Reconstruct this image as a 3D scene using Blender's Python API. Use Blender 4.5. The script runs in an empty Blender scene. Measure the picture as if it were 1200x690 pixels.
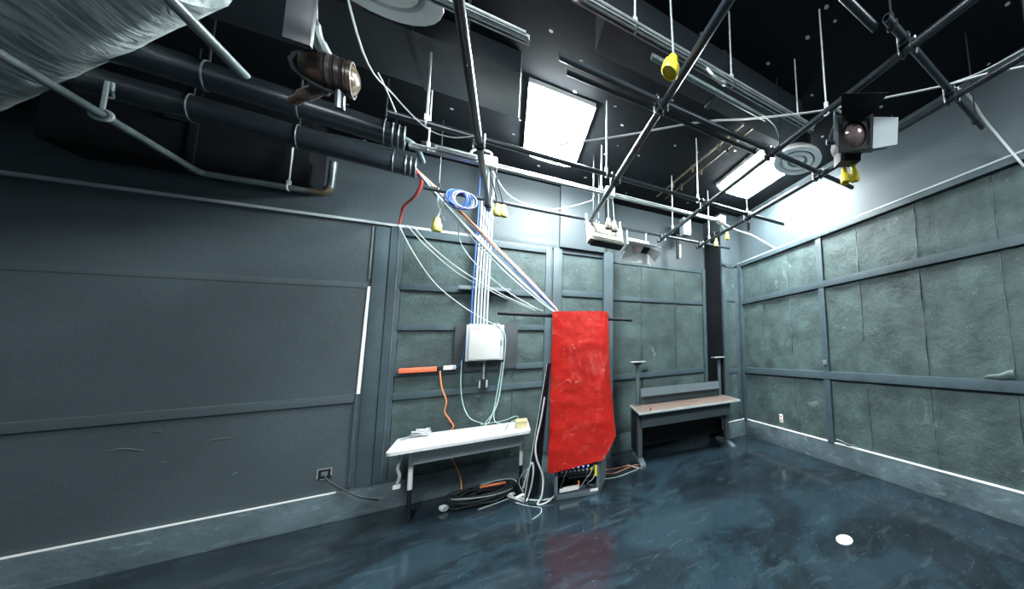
import bpy, bmesh, math, random
from mathutils import Vector, Matrix, noise
random.seed(7)
SC = bpy.context.scene
COL = SC.collection
PI = math.pi

# ---------------------------------------------------------------- materials
def new_mat(name):
    m = bpy.data.materials.new(name); m.use_nodes = True
    nt = m.node_tree
    return m, nt, nt.nodes['Principled BSDF']

def pmat(name, col, rough=.5, metal=0., var=.15, scale=8., bump=0., bscale=40., spec=.5, coat=0., stretch=(1,1,1), marks=None, rvar=0.):
    """procedural paint / plastic / metal: mottled base colour, uneven gloss, bump, optional pale scratches"""
    m, nt, b = new_mat(name)
    N, L = nt.nodes.new, nt.links.new
    tc = N('ShaderNodeTexCoord'); mp = N('ShaderNodeMapping'); mp.inputs['Scale'].default_value = stretch
    L(tc.outputs['Object'], mp.inputs['Vector'])
    nz = N('ShaderNodeTexNoise'); nz.inputs['Scale'].default_value = scale; nz.inputs['Detail'].default_value = 6
    nz.inputs['Roughness'].default_value = .6
    L(mp.outputs[0], nz.inputs['Vector'])
    rp = N('ShaderNodeValToRGB'); e = rp.color_ramp.elements
    e[0].position, e[1].position = .3, .72
    e[0].color = tuple(c*(1-var) for c in col) + (1,)
    e[1].color = tuple(min(1, c*(1+var)) for c in col) + (1,)
    L(nz.outputs['Fac'], rp.inputs['Fac'])
    out = rp.outputs[0]
    if marks:      # (colour, scale, threshold, amount, stretch)
        for mc, ms, mt, ma, mst in marks:
            mp2 = N('ShaderNodeMapping'); mp2.inputs['Scale'].default_value = mst
            L(tc.outputs['Object'], mp2.inputs['Vector'])
            n2 = N('ShaderNodeTexNoise'); n2.inputs['Scale'].default_value = ms; n2.inputs['Detail'].default_value = 5
            n2.inputs['Roughness'].default_value = .72; n2.inputs['Distortion'].default_value = .6
            L(mp2.outputs[0], n2.inputs['Vector'])
            mr = N('ShaderNodeMapRange'); mr.inputs[1].default_value = mt; mr.inputs[2].default_value = mt+.09
            mr.inputs[4].default_value = ma
            L(n2.outputs['Fac'], mr.inputs[0])
            mx = N('ShaderNodeMix'); mx.data_type = 'RGBA'
            L(mr.outputs[0], mx.inputs[0]); L(out, mx.inputs[6]); mx.inputs[7].default_value = mc + (1,)
            out = mx.outputs[2]
    L(out, b.inputs['Base Color'])
    b.inputs['Roughness'].default_value = rough; b.inputs['Metallic'].default_value = metal
    b.inputs['Specular IOR Level'].default_value = spec; b.inputs['Coat Weight'].default_value = coat
    if rvar:
        mr = N('ShaderNodeMapRange'); mr.inputs[3].default_value = max(0, rough-rvar); mr.inputs[4].default_value = rough+rvar
        L(nz.outputs['Fac'], mr.inputs[0]); L(mr.outputs[0], b.inputs['Roughness'])
    if bump:
        n3 = N('ShaderNodeTexNoise'); n3.inputs['Scale'].default_value = bscale; n3.inputs['Detail'].default_value = 4
        L(mp.outputs[0], n3.inputs['Vector'])
        bp = N('ShaderNodeBump'); bp.inputs['Strength'].default_value = bump; bp.inputs['Distance'].default_value = .02
        L(n3.outputs['Fac'], bp.inputs['Height']); L(bp.outputs[0], b.inputs['Normal'])
    return m

def emat(name, col, strength):
    m, nt, b = new_mat(name)
    b.inputs['Base Color'].default_value = (.9, .9, .9, 1)
    b.inputs['Emission Color'].default_value = col + (1,)
    b.inputs['Emission Strength'].default_value = strength
    return m

def paper_mat():
    m = pmat('building paper', (.046, .073, .075), .62, var=.42, scale=3.2, spec=.35,
             marks=[((.30, .36, .36), 2.2, .62, .32, (1, 1, 1)), ((.42, .48, .48), 9., .67, .6, (.7, 1, 2.6)),
                    ((.02, .03, .028), 1.4, .64, .6, (1, 1, 1)), ((.26, .32, .31), 45., .62, .55, (1, 1, 1))])
    nt = m.node_tree; N, L = nt.nodes.new, nt.links.new
    b = nt.nodes['Principled BSDF']; tc = N('ShaderNodeTexCoord')
    a = N('ShaderNodeTexNoise'); a.inputs['Scale'].default_value = 4.5; a.inputs['Detail'].default_value = 9
    a.inputs['Distortion'].default_value = .25; a.inputs['Roughness'].default_value = .6
    L(tc.outputs['Object'], a.inputs['Vector'])
    v = N('ShaderNodeTexVoronoi'); v.feature = 'DISTANCE_TO_EDGE'; v.inputs['Scale'].default_value = 4.2
    w = N('ShaderNodeVectorMath'); w.operation = 'MULTIPLY_ADD'; w.inputs[1].default_value = (.5, .5, .5)
    L(a.outputs['Color'], w.inputs[0]); L(tc.outputs['Object'], w.inputs[2]); L(w.outputs[0], v.inputs['Vector'])
    mr = N('ShaderNodeMapRange'); mr.inputs[2].default_value = .05; mr.inputs[4].default_value = .16; L(v.outputs['Distance'], mr.inputs[0])
    ad = N('ShaderNodeMath'); ad.operation = 'MULTIPLY_ADD'; ad.inputs[1].default_value = 2.2
    L(a.outputs['Fac'], ad.inputs[0]); L(mr.outputs[0], ad.inputs[2])
    bp = N('ShaderNodeBump'); bp.inputs['Strength'].default_value = .6; bp.inputs['Distance'].default_value = .016
    L(ad.outputs[0], bp.inputs['Height']); L(bp.outputs[0], b.inputs['Normal'])
    return m

def ceiling_mat():
    m, nt, b = new_mat('black sprayed ceiling'); N, L = nt.nodes.new, nt.links.new
    tc = N('ShaderNodeTexCoord')
    v = N('ShaderNodeTexVoronoi'); v.inputs['Scale'].default_value = 4.8
    n = N('ShaderNodeTexNoise'); n.inputs['Scale'].default_value = 2.; n.inputs['Detail'].default_value = 6
    L(tc.outputs['Object'], v.inputs['Vector']); L(tc.outputs['Object'], n.inputs['Vector'])
    lt = N('ShaderNodeMath'); lt.operation = 'LESS_THAN'; lt.inputs[1].default_value = .085
    L(v.outputs['Distance'], lt.inputs[0])
    rp = N('ShaderNodeValToRGB'); e = rp.color_ramp.elements
    e[0].color = (.003, .004, .0055, 1); e[1].color = (.011, .015, .019, 1)
    L(n.outputs['Fac'], rp.inputs['Fac'])
    n2 = N('ShaderNodeTexNoise'); n2.inputs['Scale'].default_value = 1.7; L(tc.outputs['Object'], n2.inputs['Vector'])
    g2 = N('ShaderNodeMath'); g2.operation = 'GREATER_THAN'; g2.inputs[1].default_value = .44; L(n2.outputs['Fac'], g2.inputs[0])
    m2 = N('ShaderNodeMath'); m2.operation = 'MULTIPLY'; L(lt.outputs[0], m2.inputs[0]); L(g2.outputs[0], m2.inputs[1])
    mx = N('ShaderNodeMix'); mx.data_type = 'RGBA'
    L(m2.outputs[0], mx.inputs[0]); L(rp.outputs[0], mx.inputs[6]); mx.inputs[7].default_value = (.55, .6, .6, 1)
    L(mx.outputs[2], b.inputs['Base Color']); b.inputs['Roughness'].default_value = .85; b.inputs['Specular IOR Level'].default_value = .12
    bp = N('ShaderNodeBump'); bp.inputs['Strength'].default_value = .4
    L(n.outputs['Fac'], bp.inputs['Height']); L(bp.outputs[0], b.inputs['Normal'])
    return m

def foil_mat():
    m, nt, b = new_mat('foil insulation'); N, L = nt.nodes.new, nt.links.new
    tc = N('ShaderNodeTexCoord'); mp = N('ShaderNodeMapping'); mp.inputs['Scale'].default_value = (15, 2.6, 6)
    mp.inputs['Rotation'].default_value = (0, 0, .12)
    L(tc.outputs['Object'], mp.inputs['Vector'])
    n = N('ShaderNodeTexNoise'); n.inputs['Scale'].default_value = 1.6; n.inputs['Detail'].default_value = 7
    n.inputs['Distortion'].default_value = .8
    L(mp.outputs[0], n.inputs['Vector'])
    rp = N('ShaderNodeValToRGB'); e = rp.color_ramp.elements
    e[0].position, e[1].position = .38, .66
    e[0].color = (.22, .28, .29, 1); e[1].color = (.70, .78, .79, 1)
    L(n.outputs['Fac'], rp.inputs['Fac']); L(rp.outputs[0], b.inputs['Base Color'])
    b.inputs['Metallic'].default_value = .25; b.inputs['Roughness'].default_value = .36
    bp = N('ShaderNodeBump'); bp.inputs['Strength'].default_value = .6; bp.inputs['Distance'].default_value = .03
    L(n.outputs['Fac'], bp.inputs['Height']); L(bp.outputs[0], b.inputs['Normal'])
    return m

M = {}
M['paint'] = pmat('blue black wall paint', (.052, .072, .084), .5, var=.18, scale=1.1, bump=.10, bscale=30, spec=.4,
                  marks=[((.16, .19, .20), 6., .77, .5, (1, 1, 2.)), ((.02, .026, .03), 1.2, .66, .4, (1, 1, 1))])
M['board'] = pmat('blue black frame lumber', (.044, .070, .084), .5, var=.22, scale=4, bump=.12, bscale=60, spec=.4,
                  marks=[((.22, .27, .28), 14., .72, .5, (1, 1, 1))])
M['base'] = pmat('scuffed baseboard', (.090, .128, .148), .5, var=.35, scale=3, bump=.25, bscale=18, spec=.4,
                 marks=[((.22, .28, .31), 7., .56, .5, (.6, .6, 2.)), ((.02, .03, .035), 3., .62, .5, (.5, .5, 1.))])
M['paper'] = paper_mat()
M['floor'] = pmat('glossy black floor', (.0085, .014, .019), .14, var=.5, scale=1.6, bump=.035, bscale=9, spec=.42, rvar=.07,
                  marks=[((.017, .036, .050), 1.1, .47, .55, (1, 1, 1)), ((.04, .065, .08), 5., .56, .35, (.6, 1.6, 1)), ((.13, .18, .21), 46., .625, .45, (1, .6, 1)), ((.20, .26, .29), 9., .685, .4, (.35, 2.6, 1)), ((.20, .26, .29), 8., .69, .35, (2.4, .4, 1))])
M['ceil'] = ceiling_mat()
M['foil'] = foil_mat()
M['pipe'] = pmat('black painted pipe', (.024, .032, .040), .3, metal=.25, var=.3, scale=9, spec=.6, marks=[((.3, .34, .35), 12., .74, .6, (1, 1, 1))])
M['pipegrey'] = pmat('worn grey pipe', (.16, .20, .21), .35, metal=.5, var=.35, scale=6, marks=[((.5, .55, .55), 10., .68, .6, (1, 1, 1))])
M['steel'] = pmat('galvanised strut', (.42, .47, .48), .38, metal=.6, var=.25, scale=8)
M['rod'] = pmat('pale zinc rod', (.6, .65, .65), .4, metal=.2, var=.1, scale=8)
M['white'] = pmat('white painted metal', (.78, .80, .80), .4, var=.04, scale=6)
M['whitelam'] = pmat('white laminate', (.58, .60, .61), .35, var=.05, scale=5, marks=[((.55, .56, .55), 6., .7, .4, (1, 1, 1))])
M['wirewhite'] = pmat('white cable jacket', (.42, .45, .46), .5, var=.08)
M['wiregrey'] = pmat('grey cable jacket', (.36, .42, .43), .5, var=.1)
M['wireteal'] = pmat('pale green cable jacket', (.36, .55, .50), .5, var=.1)
M['wireblue'] = pmat('blue cable jacket', (.035, .10, .34), .45, var=.15)
M['wirelilac'] = pmat('lilac cable jacket', (.22, .20, .42), .5, var=.1)
M['wireorange'] = pmat('orange cable jacket', (.80, .22, .07), .5, var=.12)
M['wiretan'] = pmat('tan cable jacket', (.58, .26, .15), .5, var=.1)
M['wireblack'] = pmat('black cable jacket', (.022, .027, .03), .42, var=.2)
M['red'] = pmat('red plastic cover', (.78, .030, .022), .42, var=.12, scale=3, bump=.35, bscale=9, spec=.5,
                marks=[((.92, .20, .18), 3.0, .54, .45, (1, 1, .6)), ((.95, .50, .48), 9., .62, .55, (1, 1, 1.6)), ((.95, .55, .52), 28., .66, .5, (1, 1, 1.3))])
M['redrope'] = pmat('red cable', (.62, .07, .06), .5, var=.15)
M['black'] = pmat('matt black', (.010, .012, .015), .65, var=.25, scale=6, spec=.25)
M['blackgloss'] = pmat('black plastic', (.014, .017, .020), .3, var=.2, scale=6)
M['greymetal'] = pmat('slate grey metal', (.13, .17, .19), .42, metal=.2, var=.12, scale=5)
M['palegrey'] = pmat('pale grey metal', (.36, .41, .43), .42, metal=.15, var=.1, scale=5)
M['apron'] = pmat('grey modesty panel', (.40, .45, .47), .5, var=.06, scale=5)
M['wood'] = pmat('worn brown desktop', (.17, .125, .105), .42, var=.25, scale=4, stretch=(1, 8, 1), marks=[((.5, .42, .38), 7., .68, .4, (.5, 2, 1))])
M['beige'] = pmat('beige enamel', (.23, .23, .185), .45, var=.07, scale=6)
M['yellow'] = pmat('yellow connector rubber', (.85, .68, .05), .45, var=.08, scale=20)
M['paleyellow'] = pmat('pale yellow connector', (.70, .66, .18), .45, var=.08, scale=20)
M['orange'] = pmat('orange plastic', (.85, .17, .08), .4, var=.08, scale=8)
M['tan'] = pmat('tan cardboard', (.50, .44, .24), .6, var=.1, scale=10)
M['glass'] = pmat('dark lens', (.10, .07, .075), .08, var=.5, scale=9, spec=.8, coat=1.)
M['brown'] = pmat('amber brown glass', (.055, .036, .028), .35, var=.8, scale=14, spec=.4)
M['copper'] = pmat('tarnished brass', (.10, .078, .05), .45, metal=.5, var=.4, scale=12)
M['pinkgel'] = pmat('pink lamp tube', (.85, .45, .45), .3, var=.1)
M['ledblue'] = emat('blue indicator', (.1, .35, 1.), 3.)
M['ledred'] = emat('red indicator', (1., .03, .02), 6.)
M['tube'] = emat('bright fluorescent diffuser', (.93, 1., .995), 130.0)
M['tube_hot'] = emat('hot fluorescent diffuser', (.93, 1., .99), 180.0)
M['tube_fill_left'] = emat('fluorescent diffuser, warm-up', (.92, .99, 1.), 150.0)
M['tube_fill_right'] = emat('fluorescent diffuser', (.90, .98, 1.), 60.0)  # diffuser of an added, unseen fixture

M['board2'] = pmat('charcoal duct paint', (.026, .033, .040), .42, var=.3, scale=3, spec=.4, marks=[((.20, .24, .26), 5., .70, .5, (1, 1, 1))])
M['lampglass'] = pmat('cloudy amber lens', (.15, .12, .08), .15, var=.8, scale=18, spec=.8, coat=.6)
M['diffuser'] = pmat('pale grey enamel', (.86, .88, .88), .4, var=.05, scale=5)
M['speaker'] = pmat('pale blue cabinet', (.22, .29, .34), .45, var=.05)
M['paperback'] = pmat('pale torn paper', (.12, .165, .165), .6, var=.35, scale=14)
M['dullblack'] = pmat('dull black duct and painted shade', (.006, .008, .010), .8, var=.3, scale=6, spec=.15)
M['black2'] = pmat('dark plywood', (.026, .034, .040), .55, var=.3, scale=5)
M['whitepanel'] = pmat('off-white enamel', (.46, .47, .465), .4, var=.04)
M['conduit'] = pmat('white painted conduit', (.40, .45, .49), .35, metal=.2, var=.08)
M['greydesk'] = pmat('slate laminate', (.056, .076, .088), .62, var=.1, scale=5, spec=.3)
M['whitedisc'] = pmat('white disc plastic', (.92, .92, .92), .35, var=.02)

# ---------------------------------------------------------------- mesh builder
def smooth(pts, n=6):
    P = [Vector(p) for p in pts]
    if len(P) < 3: return P
    Q = [P[0]*2-P[1]] + P + [P[-1]*2-P[-2]]
    out = []
    for i in range(1, len(Q)-2):
        a, b, c, d = Q[i-1:i+3]
        for k in range(n):
            t = k/n
            out.append(.5*((2*b)+(c-a)*t+(2*a-5*b+4*c-d)*t*t+(3*b-a-3*c+d)*t**3))
    out.append(P[-1]); return out

class MB:
    def __init__(s): s.bm = bmesh.new()
    def ring(s, c, u, v, r, n): return [s.bm.verts.new(c+u*(r*math.cos(2*PI*k/n))+v*(r*math.sin(2*PI*k/n))) for k in range(n)]
    def bridge(s, a, b):
        n = len(a)
        for k in range(n): s.bm.faces.new((a[k], a[(k+1) % n], b[(k+1) % n], b[k]))
    def box(s, lo, hi, bev=0., mat=None):
        lo, hi = Vector(lo), Vector(hi)
        g = bmesh.ops.create_cube(s.bm, size=1.)
        vs = g['verts']; d = hi-lo; c = (lo+hi)/2
        for v in vs: v.co = Vector((v.co.x*d.x, v.co.y*d.y, v.co.z*d.z))+c
        if bev: 
            es = list({e for v in vs for e in v.link_edges})
            r = bmesh.ops.bevel(s.bm, geom=es, offset=min(bev, min(abs(x) for x in d)*.45), segments=2, affect='EDGES', profile=.7)
            vs = list({v for v in r['verts']} | {v for v in vs if v.is_valid})
        if mat is not None:
            for v in vs: v.co = mat @ v.co
        return s
    def obox(s, c, size, rot=(0, 0, 0), bev=0.):
        h = Vector(size)/2
        from mathutils import Euler
        return s.box(-h, h, bev, Matrix.Translation(c) @ Euler(rot).to_matrix().to_4x4())
    def tube(s, pts, r, n=8, closed=False, caps=True):
        P = [Vector(p) for p in pts]; m = len(P)
        rings = []; up = None
        for i in range(m):
            a = P[i-1] if (i or closed) else P[0]; b = P[(i+1) % m] if (i < m-1 or closed) else P[-1]
            t = (b-a)
            if t.length < 1e-9: t = Vector((0, 0, 1))
            t.normalize()
            if up is None: up = Vector((0, 0, 1)) if abs(t.z) < .9 else Vector((1, 0, 0))
            u = up - t*up.dot(t)
            if u.length < 1e-6: u = t.orthogonal()
            u.normalize(); v = t.cross(u); up = u
            rr = r[i] if isinstance(r, (list, tuple)) else r
            rings.append(s.ring(P[i], u, v, rr, n))
        for i in range(m-1): s.bridge(rings[i], rings[i+1])
        if closed: s.bridge(rings[-1], rings[0])
        elif caps:
            s.bm.faces.new(list(reversed(rings[0]))); s.bm.faces.new(rings[-1])
        return s
    def cyl(s, a, b, r, n=14, r2=None): return s.tube([a, b], [r, r if r2 is None else r2], n)
    def pipe(s, a, b, r, n=14, wall=.006):           # open-ended hollow pipe
        a, b = Vector(a), Vector(b); t = (b-a).normalized()
        u = t.orthogonal().normalized(); v = t.cross(u); d = min(.08, (b-a).length*.3)
        R = [s.ring(a+t*d, u, v, r-wall, n), s.ring(a, u, v, r-wall, n), s.ring(a, u, v, r, n),
             s.ring(b, u, v, r, n), s.ring(b, u, v, r-wall, n), s.ring(b-t*d, u, v, r-wall, n)]
        for i in range(5): s.bridge(R[i], R[i+1])
        s.bm.faces.new(list(reversed(R[0]))); s.bm.faces.new(R[-1]); return s
    def lathe(s, prof, mat=Matrix(), n=28, loop=False):           # profile (r, z) around local z
        rs = []
        for r, z in prof:
            rs.append([s.bm.verts.new(mat @ Vector((max(r, 1e-4)*math.cos(2*PI*k/n), max(r, 1e-4)*math.sin(2*PI*k/n), z))) for k in range(n)])
        for i in range(len(rs)-1): s.bridge(rs[i], rs[i+1])
        if loop: s.bridge(rs[-1], rs[0]); return s
        s.bm.faces.new(list(reversed(rs[0]))); s.bm.faces.new(rs[-1]); return s
    def torus(s, c, R, r, normal=(0, 0, 1), n=28, m=8):
        nn = Vector(normal).normalized(); u = nn.orthogonal().normalized(); v = nn.cross(u); c = Vector(c)
        return s.tube([c+u*(R*math.cos(2*PI*k/n))+v*(R*math.sin(2*PI*k/n)) for k in range(n)], r, m, closed=True)
    def grid(s, f, nu, nv, thick=None):               # f(u,v) -> point; thick = offset vector makes it a closed slab
        def lay(off):
            return [[s.bm.verts.new(Vector(f(i/nu, j/nv))+off) for j in range(nv+1)] for i in range(nu+1)]
        A = lay(Vector((0, 0, 0)))
        for i in range(nu):
            for j in range(nv): s.bm.faces.new((A[i][j], A[i+1][j], A[i+1][j+1], A[i][j+1]))
        if thick is not None:
            B = lay(Vector(thick))
            for i in range(nu):
                for j in range(nv): s.bm.faces.new((B[i][j+1], B[i+1][j+1], B[i+1][j], B[i][j]))
            ed = [(i, 0) for i in range(nu+1)]+[(nu, j) for j in range(1, nv+1)]+[(i, nv) for i in range(nu-1, -1, -1)]+[(0, j) for j in range(nv-1, 0, -1)]
            for k in range(len(ed)):
                (a, b), (c, d) = ed[k], ed[(k+1) % len(ed)]
                s.bm.faces.new((A[c][d], A[a][b], B[a][b], B[c][d]))
        return s
    def prism(s, poly, vec):                          # closed polygon of 3-D points swept along vec
        a = [s.bm.verts.new(Vector(p)) for p in poly]; b = [s.bm.verts.new(Vector(p)+Vector(vec)) for p in poly]
        s.bridge(a, b); s.bm.faces.new(list(reversed(a))); s.bm.faces.new(b); return s

WM = {}
def link(name, mb, mat, parent=None, loc=(0, 0, 0), rot=None, world=True, sharp=35):
    """links a MB as ONE mesh object; world=True: the MB was built in world coordinates"""
    me = bpy.data.meshes.new(name)
    bmesh.ops.recalc_face_normals(mb.bm, faces=mb.bm.faces)
    Mx = WM[parent.name] if parent else (Matrix.Translation(loc) @ (rot.to_4x4() if rot else Matrix()))
    if world: mb.bm.transform(Mx.inverted())
    for f in mb.bm.faces: f.smooth = True
    mb.bm.to_mesh(me); mb.bm.free()
    me.set_sharp_from_angle(angle=math.radians(sharp))
    me.materials.append(M[mat])
    o = bpy.data.objects.new(name, me); COL.objects.link(o)
    if parent: o.parent = parent
    else: o.matrix_world = Mx
    WM[o.name] = Mx
    return o
def links(name, mb, mat, parent, world=True, sharp=35):
    left = set(mb.bm.verts); out = []
    while left:
        st = [left.pop()]; isl = set(st)
        while st:
            for e in st.pop().link_edges:
                for w in e.verts:
                    if w not in isl: isl.add(w); st.append(w)
        left -= isl
        b = MB(); mp = {}
        for w in isl: mp[w] = b.bm.verts.new(w.co)
        for f in {f for w in isl for f in w.link_faces}: b.bm.faces.new([mp[w] for w in f.verts])
        out.append(link(name, b, mat, parent, world=world, sharp=sharp))
    mb.bm.free(); return out
def tag(o, label, cat, group=None):
    o['label'] = label; o['category'] = cat
    if group: o['group'] = group
    return o
def thing(name, label, cat, loc=(0, 0, 0), rot=None, group=None):
    o = bpy.data.objects.new(name, None); o.empty_display_size = .1; COL.objects.link(o)
    Mx = Matrix.Translation(loc) @ (rot.to_4x4() if rot else Matrix())
    o.matrix_world = Mx; WM[o.name] = Mx
    return tag(o, label, cat, group)
def struct(name, mb, mat, parent=None):
    o = link(name, mb, mat, parent)
    if not parent: o['kind'] = 'structure'
    return o
def rotz(a): return Matrix.Rotation(a, 3, 'Z')
def aim(d, up='Y'): return Vector(d).to_track_quat('Z', up).to_matrix()
def cable(name, label, pts, r, mat, cat='cable', group=None, n=6, res=6):
    mid = Vector(pts[0])
    return tag(link(name, MB().tube(smooth(pts, res), r, n), mat, loc=mid), label, cat, group)
# ================================================================ THE ROOM  (x along the back wall, y into the room, z up; metres)
YB, YC, XR, ZC, XL, YF = 5.25, 5.40, 3.52, 4.10, -5.6, -2.4
struct('floor', MB().box((XL-.1, YF-.1, -.1), (XR+.1, YC+.3, 0)), 'floor')
struct('ceiling', MB().box((XL-.1, YF-.1, ZC), (XR+.1, YC+.3, ZC+.1)), 'ceil')
struct('wall_back', MB().box((XL-.1, YB, 0), (1.30, YC+.3, ZC)).box((1.30, YC, 0), (XR+.1, YC+.3, ZC)), 'paint')
struct('wall_right', MB().box((XR, YF-.1, 0), (XR+.15, YC, ZC)), 'paint')
struct('wall_left', MB().box((XL-.15, YF-.1, 0), (XL, YB, ZC)), 'paint')
struct('wall_front', MB().box((XL, YF-.15, 0), (XR, YF, ZC)), 'paint')
# boxed corner column
struct('wall_corner', MB().box((3.10, 4.75, 0), (XR, YC, ZC), .006), 'paint')
# shallow pilaster above the middle bay
struct('trim_1', MB().box((.56, 5.13, 3.14), (1.17, YB, ZC), .004), 'paint')

tn = [1]
def trim(lo, hi, mat='board', bev=.004):
    tn[0] += 1
    return struct('trim_%d' % tn[0], MB().box(lo, hi, bev), mat)
# baseboards, white line of caulk along the top edge
bb = struct('baseboard_back', MB().box((XL, YB-.03, 0), (1.30, YB, .275), .003).box((1.30, YC-.03, 0), (3.10, YC, .275), .003), 'base')
link('caulk_line', MB().box((XL, YB-.032, .274), (-1.36, YB, .284)).box((3.10, 4.716, .274), (XR-.03, 4.75, .288)), 'white', bb)
link('caulk_line', MB().box((-1.30, YB-.032, .274), (.40, YB, .281)), 'pipegrey', bb)
bc = struct('baseboard_corner', MB().box((3.08, 4.72, 0), (XR-.03, 4.75, .275), .003), 'base')
br = struct('baseboard_right', MB().box((XR-.03, YF, 0), (XR, 4.75, .27), .003), 'base')
link('caulk_line', MB().box((XR-.034, YF, .268), (XR, 4.75, .280)), 'white', br)
# --- smooth left stretch of the back wall
trim((XL, YB-.022, 1.165), (-1.29, YB, 1.245), 'paint')
link('top_edge', MB().box((XL, YB-.0235, 1.241), (-1.29, YB, 1.2475)), 'pipegrey', bpy.data.objects['trim_%d' % tn[0]])
trim((XL, YB-.006, 2.40), (-1.27, YB, 2.46), 'paint')
trim((-1.285, YB-.02, .30), (-1.262, YB, 1.235), 'board')
w = MB(); w.prism([(-1.278, YB-.012, 1.25), (-1.254, YB-.012, 1.25), (-1.240, YB-.012, 2.42), (-1.262, YB-.012, 2.42)], (0, .012, 0))
struct('trim_70', w, 'white')  # white strip painted in place of light showing through the gap
struct('trim_71', MB().box((-1.262, YB-.012, 2.50), (-1.250, YB, 3.12)), 'pipegrey')
trim((-1.235, YB-.018, .285), (-1.12, YB, 3.12))
trim((-1.115, YB-.03, .285), (-1.01, YB, 3.14))
link('edge_bead', MB().box((-1.052, YB-.036, .30), (-1.046, YB-.028, 3.12)), 'pipegrey', bpy.data.objects['trim_%d' % tn[0]])
trim((XL, YB-.04, 3.135), (-.34, YB, 3.165), 'palegrey')       # thin ledge strip
trim((-.34, YB-.03, 3.13), (1.17, YB, 3.23), 'paint')
# --- framing of the panelled bays: header, posts, rails
trim((-1.01, YB-.045, 3.04), (.42, YB, 3.132))
trim((.40, YB-.055, .275), (.47, YB, 3.13)); trim((.49, YB-.075, .275), (.60, YB, 3.13))
trim((.60, YB-.045, 3.07), (1.17, YB, 3.13))
trim((1.165, YB-.11, .275), (1.30, YC, 3.16))
for z, h in ((2.40, .075), (1.93, .07), (1.41, .075), (1.15, .075)):
    trim((-1.01, YB-.04, z), (.40, YB, z+h))
for z, h in ((2.43, .085), (1.15, .08)): trim((.60, YB-.04, z), (1.165, YB, z+h))
trim((1.30, YC-.03, 3.06), (3.10, YC, 3.14))
for z, h in ((2.43, .07), (1.13, .085)): trim((1.30, YC-.04, z), (3.10, YC, z+h))
trim((3.03, YC-.06, .275), (3.10, YC, 3.14))
# --- corner column frame
trim((3.10, 4.725, .275), (3.17, 4.75, 3.10)); trim((3.36, 4.725, .275), (3.43, 4.75, 3.10))
trim((3.17, 4.727, 1.12), (3.36, 4.75, 1.20)); trim((3.10, 4.725, 3.06), (3.43, 4.75, 3.13)); trim((3.17, 4.727, 2.42), (3.36, 4.75, 2.48))
trim((3.094, 4.78, 0), (3.10, 5.34, ZC-.35), 'dullblack')  # thin black strip, paints the shaded side face of the column dark
# --- right wall frame
trim((3.46, 4.66, .27), (XR, 4.75, 3.09)); trim((XR-.045, 2.76, .27), (XR, 2.86, 3.09))
trim((XR-.06, YF, 3.085), (XR, 4.75, 3.155), 'board'); 
link('top_edge', MB().box((XR-.064, YF, 3.15), (XR, 4.75, 3.166)), 'palegrey', bpy.data.objects['trim_%d' % tn[0]])
for z, h in ((2.365, .09), (1.105, .10)): trim((XR-.05, YF, z), (XR, 4.66, z+h))
link('bracket', MB().box((XR-.062, 2.775, 1.30), (XR-.04, 2.845, 1.36), .003), 'greymetal', bpy.data.objects['wall_right'])

# --- wrinkled building paper, one sheet after another
def sheet(parent, o, ax, wid, z0, z1, nrm, seed):
    o, ax, nrm = Vector(o), Vector(ax), Vector(nrm)
    nu, nv = max(6, int(wid/.055)), max(6, int((z1-z0)/.055))
    def f(u, v):
        p = o + ax*(u*wid); p.z = z0+(z1-z0)*v
        q = Vector((u*wid*2.6+seed*3.1, (z1-z0)*v*2.6, seed*1.7))
        d = noise.fractal(q, 1.0, 2.0, 4)*.011 + abs(noise.noise(q*2.3))*.008
        edge = min(u, 1-u)*wid
        curl = math.exp(-edge/.04)*(.004+.010*max(0, noise.noise(Vector((seed, v*5, 1.)))))
        t = min(1., min(v, 1-v)*(z1-z0)/.05)
        return p + nrm*(.004 + max(-.003, d)*t*.8 + curl) + ax*(.006*noise.noise(Vector((seed, v*4, 7.))))*(1 if 0 < u < 1 else 1)
    link('paper_sheet', MB().grid(f, nu, nv, thick=-nrm*.0025), 'paper', parent, sharp=80)
wb, wr, wc = (bpy.data.objects[n] for n in ('wall_back', 'wall_right', 'wall_corner'))
sd = 0
def bay(parent, face, bounds, rows):
    global sd
    for i in range(len(bounds)-1):
        for (z0, z1) in rows:
            sd += 1
            a, b = bounds[i], bounds[i+1]
            if face == 'B': sheet(parent, (a+.004, YB-.004, 0), (1, 0, 0), b-a-.008, z0, z1, (0, -1, 0), sd)
            if face == 'C': sheet(parent, (a+.004, YC-.004, 0), (1, 0, 0), b-a-.008, z0, z1, (0, -1, 0), sd)
            if face == 'K': sheet(parent, (a, 4.746, 0), (1, 0, 0), b-a, z0, z1, (0, -1, 0), sd)
            if face == 'R': sheet(parent, (XR-.004, a+.004, 0), (0, 1, 0), b-a-.008, z0, z1, (-1, 0, 0), sd)
bay(wb, 'B', (-1.01, -.34, .06, .40), ((.285, 1.15), (1.225, 1.41), (1.485, 1.93), (2.0, 2.40), (2.475, 3.04)))
bay(wb, 'B', (.60, 1.165), ((.285, 1.15), (1.23, 2.43), (2.515, 3.07)))
bay(wb, 'C', (1.30, 1.83, 2.45, 3.03), ((.285, 1.13), (1.215, 2.43), (2.50, 3.06)))
bay(wc, 'K', (3.17, 3.36), ((.285, 1.12), (1.20, 2.42), (2.48, 3.06)))
bay(wr, 'R', (YF, -1.4, -.65, .08, .80, 1.50, 2.22, 2.76), ((.28, 1.105), (1.205, 2.365), (2.455, 3.085)))
bay(wr, 'R', (2.86, 3.45, 4.08, 4.66), ((.28, 1.105), (1.205, 2.365), (2.455, 3.085)))
random.seed(3)
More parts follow.
